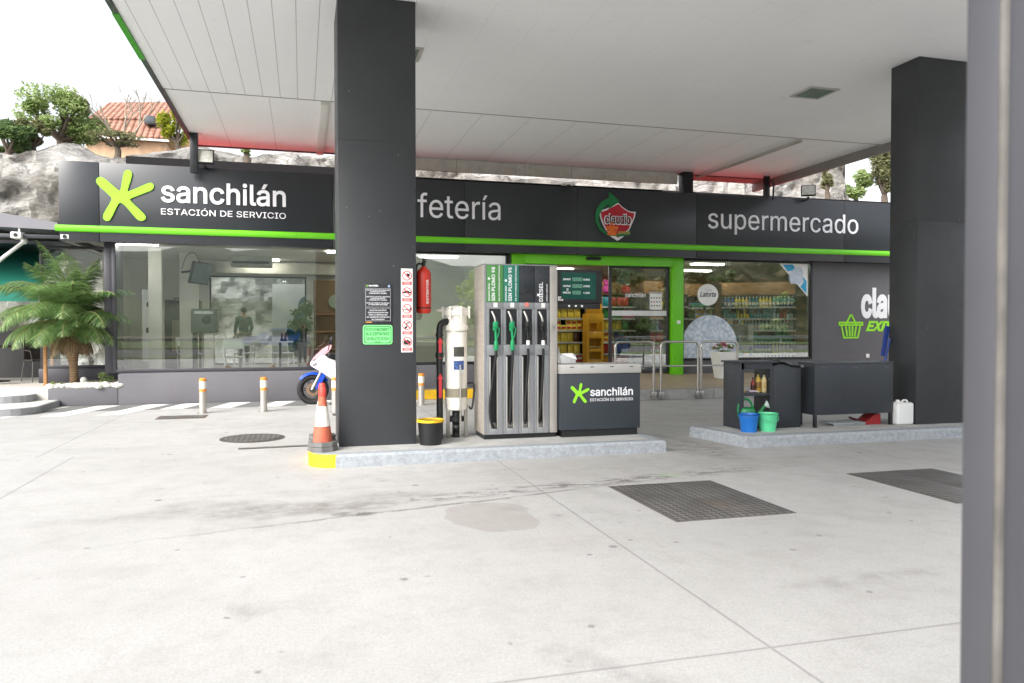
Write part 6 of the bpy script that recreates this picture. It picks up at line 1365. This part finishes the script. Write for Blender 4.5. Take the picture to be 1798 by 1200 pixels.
MB().box(p[0], q[0], -1.0, 5.0, -2.5, p[2]-.1).build('wall', mat('house_stone', '#c2a184', .9, 0, .25, 2), t)
MB().box(p[0]+.3, q[0]+1, .7, 4.2, p[2]-.1, p[2]+.85).build('upper_wall', mat('house_render', '#b08f6c', .9, 0, .15, 1), t)
MB().box(p[0]-.5, q[0]+.2, -1.5, -1.42, p[2]-.12, p[2]-.02).build('gutter', WHITE, t)
MB().box(p[0]-1.6, p[0], 1, 4, -2.5, p[2]-.15).build('side_wall', WHITE, t)
w1, w2 = hp(254, 218, 43.4), hp(272, 205, 43.4)
MB().box(w1[0], w2[0], -.75, .2, w1[2], w2[2], .01).build('window', mat('house_window', '#4a5054', .2), t)
def at(px, py, Y): p = PY(px, py, Y); return p
def treepx(name, lab, cat, px, py, Y, rxp, rzp, n, s, lm, seed, gz=7.6, cl=14, group=None, tr=.14):
    c_ = at(px, py, Y); k_ = Y*1.1/FPX; gz = c_.z - rzp*k_*(.95 if cat in ('bush', 'shrub') else 1.25) - .3
    return tree(name, lab, cat, (c_.x, Y, gz), (0, 0, c_.z-gz), rxp*k_, rxp*k_*.8, rzp*k_, n, s, lm, cl, seed, group, tr)
treepx('broadleaf_tree', 'broad pale green tree on the cliff left of the tiled house', 'tree', 105, 207, 33, 60, 42, 8000, .085, LEAFL, 31, 8.2, 20, None, .2)
treepx('cliff_bush', 'dense dark green bush on the cliff at the left edge', 'bush', 14, 243, 31, 34, 26, 4500, .09, LEAF, 32, 7.4, 10)
treepx('cliff_bush', 'yellowish bush between the dark bush and the broad tree', 'bush', 58, 238, 31.5, 30, 24, 3800, .08, LEAFG, 33, 7.6, 10)
treepx('yellow_shrub', 'bright yellow green shrub at the right end of the tiled house', 'shrub', 311, 222, 34, 24, 34, 2600, .09, LEAFY, 34, 8.2, 11)
treepx('cliff_bush', 'low olive bush in front of the tiled house', 'bush', 205, 246, 32, 42, 12, 1600, .06, LEAFG, 35, 8.0, 12)
treepx('broadleaf_tree', 'tall olive green tree beside the right pillar', 'tree', 1553, 300, 36, 34, 62, 5000, .11, LEAFG, 36, 3.5, 18, None, .25)
treepx('broadleaf_tree', 'fresh green tree behind the fascia left of the tall olive tree', 'tree', 1503, 326, 40, 36, 34, 3500, .12, LEAFL, 37, 4, 12, None, .2)
treepx('cliff_bush', 'dark shrub hanging on the right end of the cliff', 'bush', 1452, 318, 27.5, 14, 26, 700, .1, LEAFG, 38, 6.3, 8)
treepx('cliff_bush', 'small green weed tuft on the cliff under the canopy edge', 'bush', 432, 268, 27, 10, 6, 260, .07, LEAFL, 39, 6.9, 6)
t = thing('bare_tree', 'bare leafless tree in front of the tiled house', 'tree', (at(215, 256, 33).x, 33, at(215, 256, 33).z))
mb = MB(); random.seed(4)
def branch(p, d, L, r, dep):
    q = p + d*L; mb.tube([p, p.lerp(q, .5) + Vector((random.uniform(-.05, .05), 0, random.uniform(-.03, .06)))*L, q], [r, r*.8, r*.6], 6)
    if dep:
        for i in range(3): branch(q.lerp(p, random.uniform(0, .4)), (d + Vector((random.uniform(-.75, .75), random.uniform(-.4, .4), random.uniform(-.1, .5)))).normalized(), L*random.uniform(.5, .8), r*.55, dep-1)
for a in (-.55, .1, .6): branch(Vector((a*.2, 0, 0)), Vector((a, 0, 1)).normalized(), 1.1, .06, 3)
mb.build('trunk', mat('bare_bark', (.3, .25, .2), .9), t)

# ================================================================== BEHIND THE CAMERA (seen mirrored in the windows)
t = thing('crash_barrier', 'long grey crash barrier along the road, mirrored in the windows', 'barrier', (0, -24.2, 0)); 
MB().prism([(0, .5), (.06, .55), (.0, .62), (.06, .7), (0, .78), (.03, .78), (.09, .7), (.03, .62), (.09, .55), (.03, .5)], -80, 80, 'x').build('rail', STEEL, t)
mb = MB()
for i in range(40): mb.box(-80+i*4, -79.9+i*4, -.1, 0, 0, .78)
mb.build('posts', STEEL, t)
def car(x, y, rz, lab, paint):
    t = thing('passing_car', lab, 'car', (x, y, 0), rz, 'cars mirrored in the windows')
    side_ = chaikin([(-2.1, .35), (-2.12, .7), (-1.95, .85), (-1.2, .93), (-.55, 1.4), (.7, 1.45), (1.5, 1.05), (2.0, .98), (2.1, .6), (2.08, .32)], 2)
    MB().prism(side_, -.82, .82).build('body', paint, t)
    win = chaikin([(-1.05, .95), (-.5, 1.34), (.65, 1.38), (1.3, 1.05), (1.2, .95)], 1); MB().prism(win, -.835, -.822).prism(win, .822, .835).build('window', mat('car_glass', '#15191c', .08) if 'car_glass' not in bpy.data.materials else bpy.data.materials['car_glass'], t)
    for x_ in (-1.3, 1.3):
        for s_ in (-1, 1): w_ = MB().tube([(x_+.25*math.cos(R(a)), s_*.76, .32+.25*math.sin(R(a))) for a in range(0, 360, 20)], .085, 10, closed=True).cyl((x_, s_*.7, .32), (x_, s_*.83, .32), .2).build('wheel', RUBBER, t)
    for s_ in (-1, 1): MB().box(-2.13, -2.05, s_*.6-.18, s_*.6+.18, .6, .74, .02).build('headlight', WHITE, t)
    return t
car(-1.6, -19.4, 0, 'bright blue car on the road, mirrored in the cafe window', mat('car_blue', '#1f62c8', .2, 0, .03, 2, coat=.8))
car(4.6, -20.2, 0, 'white car on the road, mirrored beside the blue one', mat('car_white', '#d5d7d8', .2, 0, .03, 2, coat=.8))
car(14.5, -4.5, R(8), 'dark navy car mirrored in the supermarket window', mat('car_navy', '#1c2547', .2, 0, .03, 2, coat=.8))
random.seed(15)
for i, (x, y, s_) in enumerate([(17, -39, 1.1), (23, -42, 1.4), (-26, -40, 1.0), (-34, -46, 1.2), (28, -34, 1.2), (37, -36, 1.4)]):
    tree('roadside_tree', ['roadside tree mirrored in the glass behind the pump', 'taller roadside tree mirrored beside it', 'roadside tree mirrored at the left of the cafe window', 'larger roadside tree mirrored at far left', 'roadside tree mirrored in the supermarket window', 'tall roadside tree mirrored at the right of the supermarket window'][i], 'tree', (x, y, 0), (0, 0, 3.6*s_), 2.6*s_, 2.4*s_, 2.6*s_, 1500, .26, [LEAFL, LEAF, LEAFG][i % 3], 14, 50+i, 'roadside trees behind the camera', .22)
bush = []
for i in range(3):
    o = tree('bank_bush', '.', 'bush', (0, 0, 0), (0, 0, .9), 1.5, 1.3, 1.0, 700, .2, [LEAF, LEAFG, LEAFL][i], 9, 70+i, 'bushes on the bank behind the camera', .08); bush.append(o)
def bankz(x, y): u = (x-13)/97; t_ = (y+62)/32; return -1 + (10 + 3*fb(x, y, .06) + 2.0*fb(x, y, .4)) * min(1, 1.25*(1-t_))**.8 * min(1, u*8)
random.seed(22)
for i in range(34):
    x, y = random.uniform(20, 62), random.uniform(-52, -31.5); p = (x, y, bankz(x, y) - .3)
    lab = ['dark green bush', 'olive bush', 'pale green bush'][i % 3] + ' on the scrub bank mirrored in the supermarket window'
    if i < 3: bush[i].location = p; bush[i]['label'] = lab
    else: dup(bush[i % 3], p, random.uniform(0, 6), lab)
# empty things that only carried a label are not kept
for o in list(col.objects):
    if o.type == 'EMPTY' and not o.children and o.get('label'): bpy.data.objects.remove(o)
